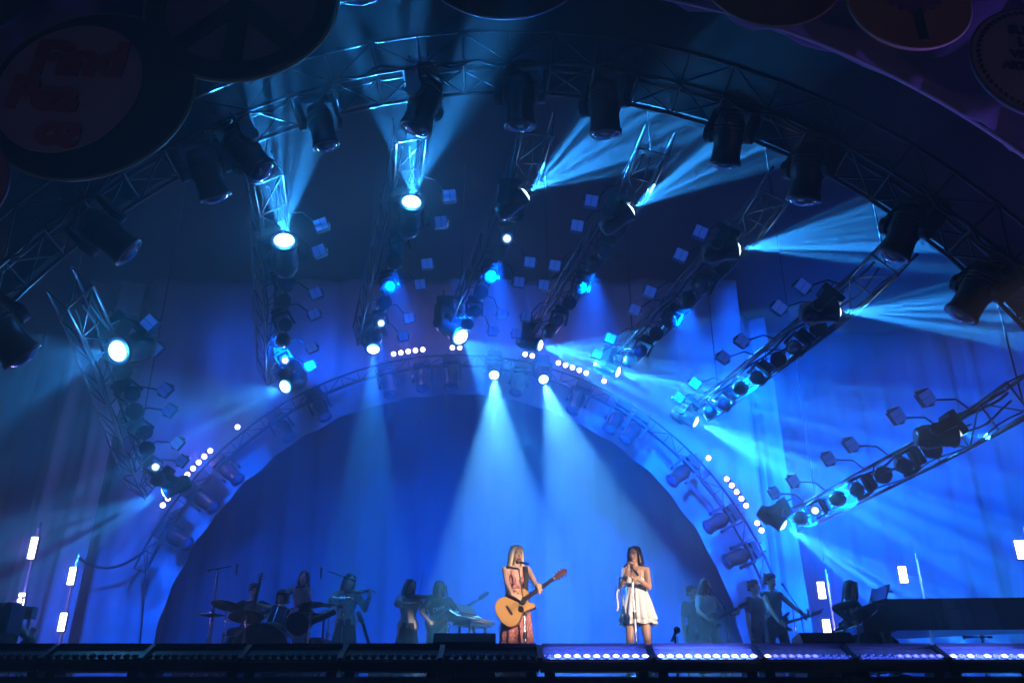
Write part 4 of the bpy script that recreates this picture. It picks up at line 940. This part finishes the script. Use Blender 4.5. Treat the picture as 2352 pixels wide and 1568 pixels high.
MB().tube([(-.53,-.075,-.05),(-.57,-.12,-.05),(-.60,-.28,-.03),(-.56,-.50,0)], .005, 6).build('cable', M_BLACK, ar)
sp = [T(.10,-.13,1.10), T(.115,-.135,1.22), T(.118,-.11,1.33), T(.112,-.05,1.425), T(.10,.03,1.43), T(.06,.13,1.30), T(-.08,.14,1.10), T(-.2,.02,.97)]
m = MB(); m.loft([[p+Vector((-.028,0,0)), p+Vector((.028,0,0)), p+Vector((.028,-.008,.004)), p+Vector((-.028,-.008,.004))] for p in sp], smooth=False)
m.build('strap', mat('black strap', (.02,.02,.022), .7), ar, ar.matrix_basis.inverted() @ M)

# ================================================================== the singer in the white dress
root, M, T, Hd, arms = person(1467, YB, 1.61, -14, 'dark haired singer in a short white dress holding the microphone', ('long','dark'), skin=SKIN2, vox=.0072,
    rh=P(1446,1293,11.0), lh=P(1451,1322,10.98), rhint=(-.35,.1,-1), lhint=(.55,.35,-1), rdir=(.35,-.1,1), rpalm=(.9,-.5,0), ldir=(-.75,-.35,.35), lpalm=(-.2,-.6,.5), head=(-16,2,0), mouth=.006, curls=(1.25,1.3), shoulders=.155, stance=.06, lean=(0,.01), shoes=True)
c = MB(); s_ = 1.61/1.7
c.ell(T(0,.004,1.16), (.136*s_,.100*s_,.10*s_)); c.ell(T(0,.004,1.08), (.126*s_,.094*s_,.12*s_))
for q in (-1,1): c.ell(T(q*.068,-.066,1.235), (.064*s_,.050*s_,.060*s_))
put('bodice', remesh(c, 'bodice', .008, 3), M_WHITE, root)
for q in (-1,1): MB().tube([T(q*.085,-.105,1.27), T(q*.10,-.06,1.385), T(q*.10,.02,1.435), T(q*.09,.08,1.33)], .0055, 6).build('strap', M_WHITE, root)
for nm, z0_, z1_, r0, r1, am, mm in (('skirt',1.10,.70,.134,.232,.016,M_WHITE),('lace_hem',.72,.645,.218,.232,.018,M_LACE)):
    k = MB(); rings = []
    for j in range(9):
        t = j/8; z = z0_*(1-t)+z1_*t; rr = r0+(r1-r0)*(t**.85 if nm != 'skirt' else max(0,(t-.12)/.88)**.85)
        rings.append([Vector(((rr+am*t*math.sin(15*a)+.006*t*math.sin(31*a))*math.cos(a), (rr*.86+am*t*math.sin(15*a))*math.sin(a), z+.012*t*math.sin(7*a))) for a in [TAU*i/150 for i in range(150)]])
    k.loft(rings, caps=False); o = k.build(nm, mm, root); o.modifiers.new('thick','SOLIDIFY').thickness = .004
MB().tube([T(-.045,-.075,1.41), T(-.02,-.098,1.36), T(0,-.104,1.345), T(.02,-.098,1.36), T(.045,-.075,1.41)], .0025, 5).build('necklace', M_CHROME, root)
eb = arms[0][1]
for q, (dx, dz) in enumerate(((-.03,-.42),(.02,-.40))):
    p0 = arms[0][0].lerp(eb,.45)+Vector((-.05,-.02,0)); m = MB(); pts = [p0+Vector((dx*t*1.6+.012*math.sin(t*9+q), -.02, dz*t)) for t in [i/10 for i in range(11)]]
    m.loft([[p+Vector((-.010,0,0)), p+Vector((.010,.004,0)), p+Vector((.010,.007,0)), p+Vector((-.010,.003,0))] for p in pts], smooth=False); m.build('ribbon', mat('ribbon', (.75,.66,.55), .5), root)

# ================================================================== the band
def LW(px, Y, face, z0=FLOOR, root_x=None):
    M_ = Matrix.Translation((P(px,1450,Y).x if root_x is None else root_x, Y, z0)) @ Matrix.Rotation(R(face),4,'Z'); return lambda x_, y_, z_: M_ @ Vector((x_, y_, z_))
C_BLACK = mat('black shirt', (.014,.014,.016), .85, noise=.3, nscale=14, bump=.4, bscale=30); C_PALE = mat('pale shirt', (.50,.50,.54), .85, noise=.15, nscale=12, bump=.4, bscale=30)
C_PRINT = dress_mat('printed blouse', (.42,.42,.46), (.12,.13,.18), 30); C_JEANS = mat('dark jeans', (.018,.02,.03), .85, noise=.3, nscale=20, bump=.3, bscale=60); C_GREY = mat('grey shirt', (.10,.10,.12), .85, noise=.25, nscale=14, bump=.4, bscale=30)
def violin_player(px, Y, face, H, label, vlabel, blabel, z0=FLOOR, tilt=-.08, **kw):
    L = LW(px, Y, face, z0); s = H/1.7; nd = Vector((.86,-.48,tilt)).normalized()
    c0 = Vector((.26*s,-.20*s,1.43*s)); lhp = c0+nd*.10
    r_ = person(px, Y, H, face, label, rh=L(.02*s,-.42*s,1.30*s), lh=L(*(lhp+Vector((0,-.02,-.01)))), lhint=(.3,-.1,-1), rhint=(-1,-.2,-.4), rdir=(.7,-.3,.2), rpalm=(.1,.3,-1), ldir=(.1,.3,.9), lpalm=(-.8,-.2,.3), head=(20,4,12), z0=z0, **kw)
    M_ = r_[1]; vm = hold(M_, c0, nd, (.15,-.35,.9))
    fretted('violin', vm, VNU, VNL, .038, (.13,.026), (WOOD('violin wood',(.16,.05,.02)), WOOD('violin top',(.24,.09,.03)), EBONY, WOOD('violin wood',(.16,.05,.02))), vlabel, 'violin', bowed=True)
    h0 = M_ @ Vector((.03*s,-.45*s,1.29*s)); b1 = M_ @ (c0+nd*-.10+Vector((.02,.06,.34)))
    br = empty('violin_bow', loc=h0); d = b1-h0; L_ = .74; d.normalize()
    MB().tube([d*(-.06), d*.3+Vector((0,0,.004)), d*L_], .005, 6).build('stick', EBONY, br); MB().cyl(d*-.02+Vector((0,0,-.014)), d*(L_-.02)+Vector((0,0,-.010)), .003, n=5).build('bow_hair', mat('bow hair', (.6,.58,.52), .5), br); MB().box(d*-.02+Vector((0,0,-.008)),(.016,.016,.02)).build('frog', EBONY, br)
    tag(br, blabel, 'bow', 'violin bows')
# violinist left of the bass player
violin_player(936, 15.0, 22, 1.70, 'violinist in a loose white shirt and long dark skirt left of the bass player', 'violin held by the violinist in the loose white shirt', 'bow drawn by the violinist in the loose white shirt', hair=('mid','dark'), top=('loose', C_PALE), bottom=('skirt', C_BLACK))
# violinist right of the drums
violin_player(792, 14.5, 14, 1.72, 'violinist with long dark hair and fringe right of the drum kit', 'violin held by the long haired violinist right of the drums', 'bow drawn by the violinist right of the drums', hair=('long','dark'), top=('long', C_PRINT), bottom=('skirt', C_BLACK))
# riser with the string players behind the drums
xr0, xr1 = P(468,1477,16).x, P(752,1477,16).x
tag(MB().box(((xr0+xr1)/2,16.2,FLOOR+.165),(xr1-xr0,3.0,.33)).build('band_riser', M_DECK), 'low black riser behind the drum kit', 'riser')
RZ = FLOOR+.33
violin_player(684, 16.3, -28, 1.70, 'violinist in a white lace top standing behind the drummer', 'violin held by the violinist behind the drummer', 'bow drawn by the violinist behind the drummer', z0=RZ, hair=('long','dark'), top=('long', C_PRINT), bottom=('skirt', C_GREY))
# cellist
L = LW(572, 15.2, 8, RZ)
root, M, T, Hd, arms = person(572, 15.2, 1.72, 8, 'seated cellist with short curly hair behind the drum kit', ('short','brown'), top=('tee', C_BLACK), bottom=('trousers', C_JEANS), z0=RZ, seated=.40, rh=L(-.28,-.50,.72), lh=L(.10,-.30,1.05), rdir=(-.3,-.6,-.3), rpalm=(.3,.2,-.8), ldir=(-.3,.1,.8), lpalm=(-.8,.4,0), rhint=(-1,.2,.2), lhint=(1,0,-.3), head=(20,14,0))
st = empty('stool', loc=M @ Vector((0,.08,0))); MB().lathe([(.17,.44),(.18,.46),(.18,.49),(.16,.50)], 20).build('seat', C_BLACK, st)
for q in range(4): a = TAU*q/4+.6; MB().cyl((.10*math.cos(a),.10*math.sin(a),.45),(.2*math.cos(a),.2*math.sin(a),0),.012,n=6).build('leg', M_STAND, st)
tag(st, 'round black stool under the cellist', 'stool')
cm = hold(M, (.09,-.36,.98), (.10,.20,1), (0,-1,.15))
cl, cr_ = fretted('cello', cm, VNU, VNL, .055, (.20,.026), (WOOD('cello wood',(.12,.035,.015)), WOOD('cello top',(.18,.06,.02)), EBONY, WOOD('cello wood',(.12,.035,.015))), 'dark cello leaning against the seated cellist', 'cello', bowed=True, scale=2.05)
MB().cyl((-.36,0,-.02),(-.44,0,-.02),.005,n=6).build('endpin', M_CHROME, cr_)
br = empty('cello_bow', loc=M @ Vector((-.30,-.52,.72))); MB().cyl((-.05,0,0),(.62,-.02,.05),.006,n=6).build('stick', EBONY, br); MB().cyl((-.02,0,-.016),(.60,-.02,.036),.003,n=5).build('bow_hair', mat('bow hair', (.6,.58,.52), .5), br); tag(br, 'bow held by the seated cellist', 'bow')
# bass player
L = LW(1006, 14.9, 10)
nd = Vector((.80,-.20,.46)); c0 = Vector((.10,-.23,1.04))
root, M, T, Hd, arms = person(1006, 14.9, 1.66, 10, 'bass player with long hair in a black lettered shirt', ('long','dark'), top=('tee', C_BLACK), bottom=('trousers', C_JEANS), build=1.1, rh=L(-.13,-.27,.93), lh=L(.46,-.33,1.22), rdir=(.5,-.1,-.8), rpalm=(.2,1,-.1), ldir=(.1,-.3,1), lpalm=(-.3,.9,.2), rhint=(-1,.4,.1), lhint=(.5,.5,-1), head=(10,2,0))
fretted('bass_guitar', hold(M, c0, nd, (-.1,-1,.1)), PBU, PBL, .042, (.62,.048), (mat('teal lacquer',(.03,.16,.24),.2,coat=.8), mat('teal lacquer',(.03,.16,.24),.2,coat=.8), WOOD('maple neck',(.25,.13,.06)), EBONY), 'teal electric bass guitar with a dark pickguard', 'bass guitar', head='side', pegs=4, pick=[(-.10,.075),(-.02,.10),(.05,.06),(-.03,-.02),(-.02,-.10),(-.12,-.10),(-.20,-.13),(-.22,-.08),(-.14,-.03)])
put('lettering', text_mesh('Dixie', .10, .002, .001, shear=.25), mat('shirt print', (.7,.7,.7), .7), root, Matrix.Translation(T(-.02,-.145,1.24)) @ Matrix.Rotation(R(90),4,'X') @ Matrix.Rotation(R(22),4,'Z'))
# guitarist in the pale shirt, and the person in shadow behind
L = LW(1632, 15.0, 25)
nd = Vector((.78,-.30,.40)); c0 = Vector((.02,-.23,1.06))
person(1598, 16.4, 1.78, 15, 'person in a dark outfit standing in shadow behind the left guitarist', ('short','dark'), top=('tee', C_GREY), bottom=('shorts', C_BLACK), head=(12,0,0))
root, M, T, Hd, arms = person(1630, 15.0, 1.70, 25, 'guitarist in a pale shirt and dark jeans beside the arch edge', ('mid','brown'), top=('tee', C_PALE), bottom=('trousers', C_JEANS), rh=L(-.13,-.30,.98), lh=L(.36,-.36,1.22), rdir=(.8,-.2,-.25), rpalm=(0,1,-.2), ldir=(.1,-.3,1), lpalm=(-.3,.9,.2), rhint=(-1,.4,-.2), lhint=(.5,.5,-1), head=(14,8,0), leg_spread=.07)
fretted('electric_guitar', hold(M, c0, nd, (-.1,-1,.05)), LPU, LPL, .05, (.40,.046), (mat('black lacquer',(.012,.012,.014),.15,coat=1.),)*2+(EBONY, MAHOG), 'black single cutaway electric guitar held by the guitarist in the pale shirt', 'guitar', pegs=3, pick=[(-.16,-.03),(-.18,-.09),(-.10,-.11),(-.05,-.06),(-.06,-.03)])
# guitarist in the sleeveless shirt, and the singer behind
L = LW(1788, 14.8, 22)
person(1745, 15.9, 1.80, 28, 'singer with cropped hair in a dark shirt and shorts standing behind the right guitarist', ('short','brown'), top=('tee', C_GREY), bottom=('shorts', C_JEANS), head=(20,0,0))
nd = Vector((.86,-.28,.24)); c0 = Vector((.08,-.22,.98))
root, M, T, Hd, arms = person(1783, 14.8, 1.76, 22, 'guitarist in a dark sleeveless shirt with thick dark hair', ('short','dark'), top=('sleeveless', C_GREY), bottom=('trousers', C_JEANS), rh=L(-.09,-.30,.92), lh=L(.46,-.36,1.10), rdir=(.8,-.2,-.3), rpalm=(0,1,-.2), ldir=(.2,-.3,1), lpalm=(-.3,.9,.2), rhint=(-1,.4,-.3), lhint=(.6,.4,-1), head=(14,8,0), leg_spread=.10)
fretted('electric_guitar', hold(M, c0, nd, (-.1,-1,.05)), PBU, PBL, .042, (.42,.044), (mat('grey blue lacquer',(.05,.06,.10),.2,coat=.8),)*2+(WOOD('maple neck',(.25,.13,.06)), EBONY), 'dark double cutaway electric guitar held by the guitarist in the sleeveless shirt', 'guitar', head='side', pegs=6, pick=[(-.10,.075),(-.02,.09),(.03,.05),(-.03,-.02),(-.03,-.09),(-.12,-.10),(-.22,-.10),(-.14,-.03)])
# crew member crouching at the far left
L = LW(14, 12.1, 40)
person(14, 12.1, 1.72, 40, 'crew member in black crouching at the far left edge', ('short','dark'), top=('long', C_BLACK), bottom=('trousers', C_JEANS), seated=.74, rh=None, lh=P(80,1458,11.75), ldir=(.15,-.1,1), lpalm=(-.2,-1,0), curls=(.8,.35), head=(30,20,0))

# ================================================================== drum kit
M_DRUM = mat('dark red drum shell', (.05,.008,.010), .25, coat=.8, noise=.2, nscale=8); M_HEAD = mat('drum skin', (.03,.03,.034), .5); M_CYM = mat('cymbal bronze', (.60,.48,.25), .22, metal=1., noise=.2, nscale=20, bump=.15, bscale=120)
M_SPARK = mat('blue sparkle shell', (.05,.09,.22), .2, metal=.5, noise=.4, nscale=60)
def drum(name, c, ax, r, d, label, skin=M_HEAD, shell=M_SPARK, legs=False, lugs=8):
    root = empty(name, M=frame(c, ax)); 
    MB().lathe([(r,-d/2),(r,d/2)], 28, caps=False).build('shell', shell, root); 
    for z in (-d/2,d/2):
        MB().lathe([(r+.004,z-.012),(r+.012,z-.01),(r+.012,z+.012),(r+.004,z+.014)], 28, caps=False).build('hoop', M_CHROME, root)
        MB().lathe([(.001,z*1.01),(r,z*1.01)], 28, caps=False, smooth=False).build('drum_head', skin, root)
    for k in range(lugs): a = TAU*k/lugs; MB().cyl(((r+.014)*math.cos(a),(r+.014)*math.sin(a),-d*.42),((r+.014)*math.cos(a),(r+.014)*math.sin(a),d*.42),.007,n=6).build('lug_rod', M_CHROME, root)
    tag(root, label, 'drum', 'drums of the kit')
    if legs:
        Mi = root.matrix_basis.inverted()
        for k in range(3): a = k*TAU/3+.5; p = Vector(c)+Vector(((r+.02)*math.cos(a),(r+.02)*math.sin(a),.08)); MB().cyl(Mi @ p, Mi @ Vector((p.x,p.y,FLOOR)), .011, n=6).build('leg', M_CHROME, root)
    return root
YD = 12.95
bd = drum('bass_drum', Vector((P(608,1477,YD).x, YD, FLOOR+.40)), (0,1,0), .40, .42, 'dark red bass drum with pale petals on its front', shell=M_DRUM, lugs=10)
for k in range(7):
    a = R(15+25*k); out = [(.03+.24*t, .055*math.sin(PI*t)**.7) for t in [q/8 for q in range(9)]]+[(.03+.24*t, -.055*math.sin(PI*t)**.7) for t in [q/8 for q in range(7,0,-1)]]
    MB().prism(out, 0, .004).build('petal', mat('drum petal', (.34,.36,.46), .6), bd, Matrix.Translation((0,0,-.218-.001*k)) @ Matrix.Rotation(a if True else 0,4,'Z') )
MB().lathe([(.001,-.2155),(.385,-.2155)], 28, caps=False, smooth=False).build('front_skin', M_DRUM, bd)
drum('rack_tom', P(640,1420,13.0), (.15,.35,1), .15, .27, 'small blue sparkle tom drum mounted above the bass drum')
drum('rack_tom', P(690,1424,12.9), (.1,.9,.45), .17, .24, 'black faced tom drum tipped towards the drummer')
drum('floor_tom', Vector((P(727,1470,12.9).x,12.9,FLOOR+.40)), (.05,.1,1), .19, .34, 'floor tom drum on legs at the right of the kit', legs=True)
drum('floor_tom', Vector((P(545,1462,12.9).x,12.9,FLOOR+.42)), (-.05,.1,1), .16, .36, 'chrome legged floor tom drum at the left of the kit', legs=True)
drum('snare_drum', Vector((P(580,1440,13.2).x,13.2,FLOOR+.62)), (0,.2,1), .17, .14, 'shallow snare drum behind the left floor tom', legs=True)
def cymbal(px, py, Y, r, tilt, label, two=False):
    p = P(px, py, Y); root = empty('cymbal_stand', loc=(p.x, Y, FLOOR)); h = p.z-FLOOR
    MB().cyl((0,0,.05),(0,0,h*.6),.012,n=8).build('lower_tube', M_CHROME, root); MB().cyl((0,0,h*.6),(0,0,h+.05),.008,n=8).build('upper_tube', M_CHROME, root)
    MB().cyl((0,0,h*.58),(0,0,h*.64),.022,n=8).build('clutch', M_CHROME, root); MB().ell((.02,0,h*.61),(.016,.012,.01)).build('wing_nut', M_CHROME, root)
    for k in range(3): a = k*TAU/3+.7; MB().cyl((0,0,.30),(.30*math.cos(a),.30*math.sin(a),.01),.009,n=6).build('leg', M_CHROME, root)
    for q in range(2 if two else 1):
        prof = [(.012,.026),(.03,.024),(.045,.012),(r*.6,.004),(r,-.012),(r,-.014),(r*.6,.001),(.045,.008),(.012,.02)]
        MB().lathe(prof, 40, caps=False).build('cymbal', M_CYM, root, Matrix.Translation((0,0,h-.03*q)) @ Matrix.Rotation(tilt[0],4,'X') @ Matrix.Rotation(tilt[1]+(PI if q else 0),4,'Y'))
    MB().lathe([(.014,.03),(.014,.055)], 10).build('felt', M_BLACK, root, Matrix.Translation((0,0,h)))
    return tag(root, label, 'cymbal', 'cymbals of the drum kit')
cymbal(486, 1409, 12.8, .20, (R(4),R(2)), 'low flat pair of hi hat cymbals at the left of the kit', True)
cymbal(522, 1389, 12.9, .24, (R(-14),R(6)), 'dark crash cymbal tilted away at the left of the kit')
cymbal(566, 1414, 12.7, .25, (R(-16),R(-4)), 'low dark cymbal in front of the seated cellist')
cymbal(714, 1387, 12.8, .20, (R(-6),R(-7)), 'bright tilted cymbal left of the right hand overhead stand')
cymbal(758, 1388, 13.0, .21, (R(-2),R(3)), 'flat cymbal beside the violinist right of the drums')
cymbal(712, 1407, 12.6, .13, (R(-3),R(0)), 'small low splash cymbal above the right floor tom')
p = P(745,1412,12.7); r = empty('percussion_pad', loc=(p.x,12.7,FLOOR)); Mp = Matrix.Translation((0,0,p.z-FLOOR)) @ Matrix.Rotation(R(-24),4,'Y') @ Matrix.Rotation(R(20),4,'X')
MB().box((0,0,0),(.36,.26,.07)).build('case', M_PLASTIC, r, Mp)
for k in range(6): MB().box((-.11+.11*(k%3),-.06+.11*(k//3),.04),(.10,.095,.012)).build('pad', C_GREY, r, Mp)
MB().cyl((0,0,0),(0,0,p.z-FLOOR-.03),.014,n=8).build('pole', M_STAND, r)
for k in range(3): a = k*TAU/3+.2; MB().cyl((0,0,.3),(.3*math.cos(a),.3*math.sin(a),.01),.010,n=6).build('leg', M_STAND, r)
tag(r, 'tilted electronic percussion pad at the right of the drum kit', 'percussion')
# drummer
L = LW(640, 13.55, 0)
root, M, T, Hd, arms = person(640, 13.55, 1.68, 0, 'drummer with a dark bob behind the toms raising one hand', ('bob','dark'), top=('tee', C_BLACK), bottom=('trousers', C_JEANS), seated=.34, rh=L(.0,-.30,1.02), lh=L(.28,-.32,.80), rdir=(.7,-.2,.6), rpalm=(.2,.6,-.5), ldir=(.3,-.7,.2), lpalm=(-.5,0,-.8), head=(-6,10,0), rhint=(-1,.1,-.3))
for q, (a, b_) in enumerate((((.02,-.32,1.03),(.36,-.42,1.28)),((.29,-.36,.80),(.16,-.72,.86)))):
    h0 = L(*a); d = L(*b_)-h0; o = MB().cyl((0,0,0), d, .008, .006, 8).build('drum_stick', WOOD('stick wood',(.55,.38,.2)), None, Matrix.Translation(h0)); tag(o, ('raised drum stick' if q == 0 else 'lowered drum stick')+" in the drummer's hand", 'drum stick')
st = empty('drum_stool', loc=M @ Vector((0,.06,0))); MB().lathe([(.15,.48),(.17,.50),(.17,.55),(.15,.56)], 20).build('seat', C_BLACK, st); MB().cyl((0,0,.1),(0,0,.49),.02,n=8).build('post', M_CHROME, st)
for q in range(3): a = TAU*q/3; MB().cyl((0,0,.25),(.25*math.cos(a),.25*math.sin(a),.01),.011,n=6).build('leg', M_CHROME, st)
tag(st, 'round drum stool under the drummer', 'stool')

# ================================================================== keyboard, spare bass, grand piano
p = P(1085,1424,13.2); r = empty('keyboard', loc=(p.x,13.2,FLOOR)); h = p.z-FLOOR; Mk = Matrix.Translation((0,0,h)) @ Matrix.Rotation(R(62),4,'Z')
MB().loft([[(x,-.16,-.04),(x,-.16,.0),(x,.02,.035),(x,.16,.12),(x,.17,.10),(x,.17,-.04)] for x in (-.42,.42)], smooth=False).build('case', mat('keyboard case', (.20,.17,.18), .45), r, Mk)
MB().box((0,-.09,.024),(.78,.12,.01),Matrix.Rotation(R(10),3,'X')).build('keys', mat('ivory keys', (.6,.6,.58), .35), r, Mk)
for k in range(18): MB().box((-.37+.043*k,-.065,.036),(.018,.07,.012),Matrix.Rotation(R(10),3,'X')).build('black_key', EBONY, r, Mk)
MB().box((0,.12,.16),(.5,.02,.16),Matrix.Rotation(R(-35),3,'X')).build('screen', M_PLASTIC, r, Mk)
MB().box((0,0,-.07),(.6,.3,.04)).build('tray', M_STAND, r, Mk)
for sx in (-1,1):
    for sy in (-1,1): MB().cyl(Mk @ Vector((sx*.2,sy*.10,-.09)), (sx*.24+.02,sy*.14,0), .022, n=8).build('leg', M_STAND, r)
tag(r, 'small keyboard on a black stand left of the blonde singer', 'keyboard')
p0 = Vector((P(872,1477,13.0).x,13.0,FLOOR+.12)); hd_ = P(826,1406,13.25)
nd = (hd_-p0).normalized(); Zn = Vector((.1,-1,.2)); Zn = (Zn-nd*Zn.dot(nd)).normalized(); Yn = Zn.cross(nd); Mb = Matrix((nd,Yn,Zn)).transposed().to_4x4(); Mb.translation = hd_-nd*.78
fretted('bass_guitar', Mb, PBU, PBL, .042, (.60,.050), (WOOD('sunburst body',(.42,.16,.05)), WOOD('sunburst body',(.42,.16,.05)), EBONY, WOOD('maple neck',(.25,.13,.06))), 'sunburst bass guitar leaning on a floor stand right of the drums', 'bass guitar', head='side', pegs=4)
r = empty('guitar_stand', loc=(p0.x-.02,13.1,FLOOR)); MB().tube([(-.12,.15,.01),(0,.1,.30),(.12,.15,.01)], .012, 6).build('rear_frame', M_STAND, r); MB().tube([(-.12,-.18,.01),(0,.1,.30),(.14,-.18,.01)], .012, 6).build('front_frame', M_STAND, r); MB().tube([(-.10,-.20,.10),(-.10,-.10,.07),(.10,-.10,.07),(.10,-.20,.10)], .012, 6).build('cradle', M_BLACK, r)
tag(r, 'folding guitar stand under the sunburst bass', 'guitar stand')
M_PIANO = mat('piano black lacquer', (.006,.006,.007), .08, coat=1.)
px0 = P(1992,1477,11.75).x
Mpn = Matrix.Translation((px0, 11.75, FLOOR)) @ Matrix.Rotation(R(-4),4,'Z')
r = empty('grand_piano', M=Mpn)
oc = cr([(.30,0),(2.0,-.02),(2.5,.05),(2.68,.28),(2.55,.55),(2.1,.72),(1.6,.95),(1.2,1.30),(.8,1.46),(.30,1.47)], 6)
MB().prism(oc, .61, .985).build('rim', M_PIANO, r)
MB().prism([((x-1.3)*1.012+1.3,(y-.7)*1.012+.7) for x, y in oc], .990, 1.012).build('lid', M_PIANO, r)
kb = MB(); kb.box((.15,.735,.64),(.34,1.46,.10)); kb.build('key_bed', M_PIANO, r)
for sy in (0.02,1.45): MB().loft([[(x,sy-.03*0+dy,z) for x, z in ((-.02,.60),(-.02,.72),(.10,.78),(.30,.95),(.30,.60))] for dy in (-.03,.03)], smooth=False).build('cheek', M_PIANO, r)
for k in range(52): MB().box((.075,.06+.0265*k,.70),(.145,.0255,.02)).build('white_key', mat('ivory keys', (.6,.6,.58), .35), r)
for k in range(51):
    if k % 7 not in (2,6): MB().box((.10,.073+.0265*k,.716),(.09,.012,.016)).build('black_key', EBONY, r)
MB().box((.235,.735,.86),(.02,1.38,.20),Matrix.Rotation(R(12),3,'Y')).build('fall_board', M_PIANO, r)
MB().box((.50,.735,1.14),(.02,.75,.24),Matrix.Rotation(R(22),3,'Y')).build('music_desk', M_PIANO, r)
for x, y in ((.30,.12),(.30,1.34),(2.28,.32)):
    lg = MB().lathe([(.075,.66),(.085,.60),(.055,.52),(.045,.20),(.06,.12),(.035,.09)], 14).build('leg', M_PIANO, r, Matrix.Translation((x,y,0))); MB().cyl((x-.02,y,.04),(x+.02,y,.04),.04,n=12).build('caster', M_GREYMETAL, r)
for y in (.60,.86): MB().cyl((.34,y,.14),(.40,.735,.66),.012,n=6).build('lyre_rod', M_PIANO, r)
MB().box((.32,.735,.13),(.10,.34,.07)).build('lyre_box', M_PIANO, r)
for k in range(3): MB().box((.22,.66+.075*k,.09),(.12,.03,.012)).build('pedal', M_CHROME, r)
tag(r, 'long black grand piano at the right edge of the stage', 'piano')
Lp = Mpn
xw = P(1972,1450,12.55).x
root, M, T, Hd, arms = person(1972, 12.55, 1.70, 62, 'pianist with long dark hair behind the left end of the grand piano', ('longer','dark'), top=('long', C_GREY), bottom=('trousers', C_JEANS), seated=.36, rh=Mpn @ Vector((.06,.48,.76)), lh=Mpn @ Vector((.06,.95,.76)), rdir=(.2,-.9,-.1), ldir=(.2,-.9,-.1), rpalm=(0,0,-1), lpalm=(0,0,-1), head=(-34,8,0))
bn = empty('piano_bench', loc=M @ Vector((0,.05,0))); MB().box((0,0,.49),(.40,.70,.09)).build('seat', C_BLACK, bn, Matrix.Rotation(R(-10),4,'Z'))
for sx in (-1,1):
    for sy in (-1,1): MB().box((sx*.16,sy*.29,.225),(.04,.04,.45)).build('leg', M_PIANO, bn, Matrix.Rotation(R(-10),4,'Z'))
tag(bn, 'black padded bench under the pianist', 'bench')
# ================================================================== front-of-house follow spots that light the two singers
for tgt, w, pos, lab in ((Vector((.06,11.3,2.95)),1.0,Vector((10.0,-7.0,5.8)),'left'),(Vector((1.62,11.3,2.95)),1.0,Vector((11.3,-6.5,5.8)),'right')):
    d = (tgt-pos).normalized()
    r = empty('follow_spot', loc=(pos.x, pos.y, 0)); h = pos.z
    MB().cyl((0,0,0),(0,0,h-.5),.06,n=10).build('mast', M_GREYMETAL, r); MB().box((0,0,h-.52),(.5,.5,.05)).build('platform', M_GREYMETAL, r)
    H = frame((0,0,h), -d); b = MB().lathe([(.10,.5),(.16,.45),(.16,0),(.13,-.05),(.13,-.38),(.15,-.40),(.14,-.42)], 18).build('barrel', M_PLASTIC, r, H)
    MB().box((0,0,h-.25),(.06,.06,.5)).build('fork', M_GREYMETAL, r); MB().lathe([(.001,-.425),(.13,-.425)], 18, caps=False).build('lens', G_KEY, b)
    spot('lamp', LV['foh']*w, (1.0,.80,.61), R(1.8), .6, .10, b, Matrix.Translation((0,0,-.45)))
    tag(r, f'follow spot on a tall mast behind the audience, {lab} one', 'stage light')
# ================================================================== haze
hz = MB().box((0, 14, 6.1), (60, 44, 14.6)).build('haze')
hm = bpy.data.materials.new('haze'); hm.use_nodes = True; nt = hm.node_tree; nt.nodes.clear()
pv = nt.nodes.new('ShaderNodeVolumePrincipled'); pv.inputs['Color'].default_value = (.92,.95,1,1)
pv.inputs['Density'].default_value = HAZE_DENSITY; pv.inputs['Anisotropy'].default_value = HAZE_G
_o = nt.nodes.new('ShaderNodeOutputMaterial'); nt.links.new(pv.outputs[0], _o.inputs['Volume'])
hz.data.materials.append(hm); tag(hz, 'thin pale stage haze filling the air', kind='stuff')
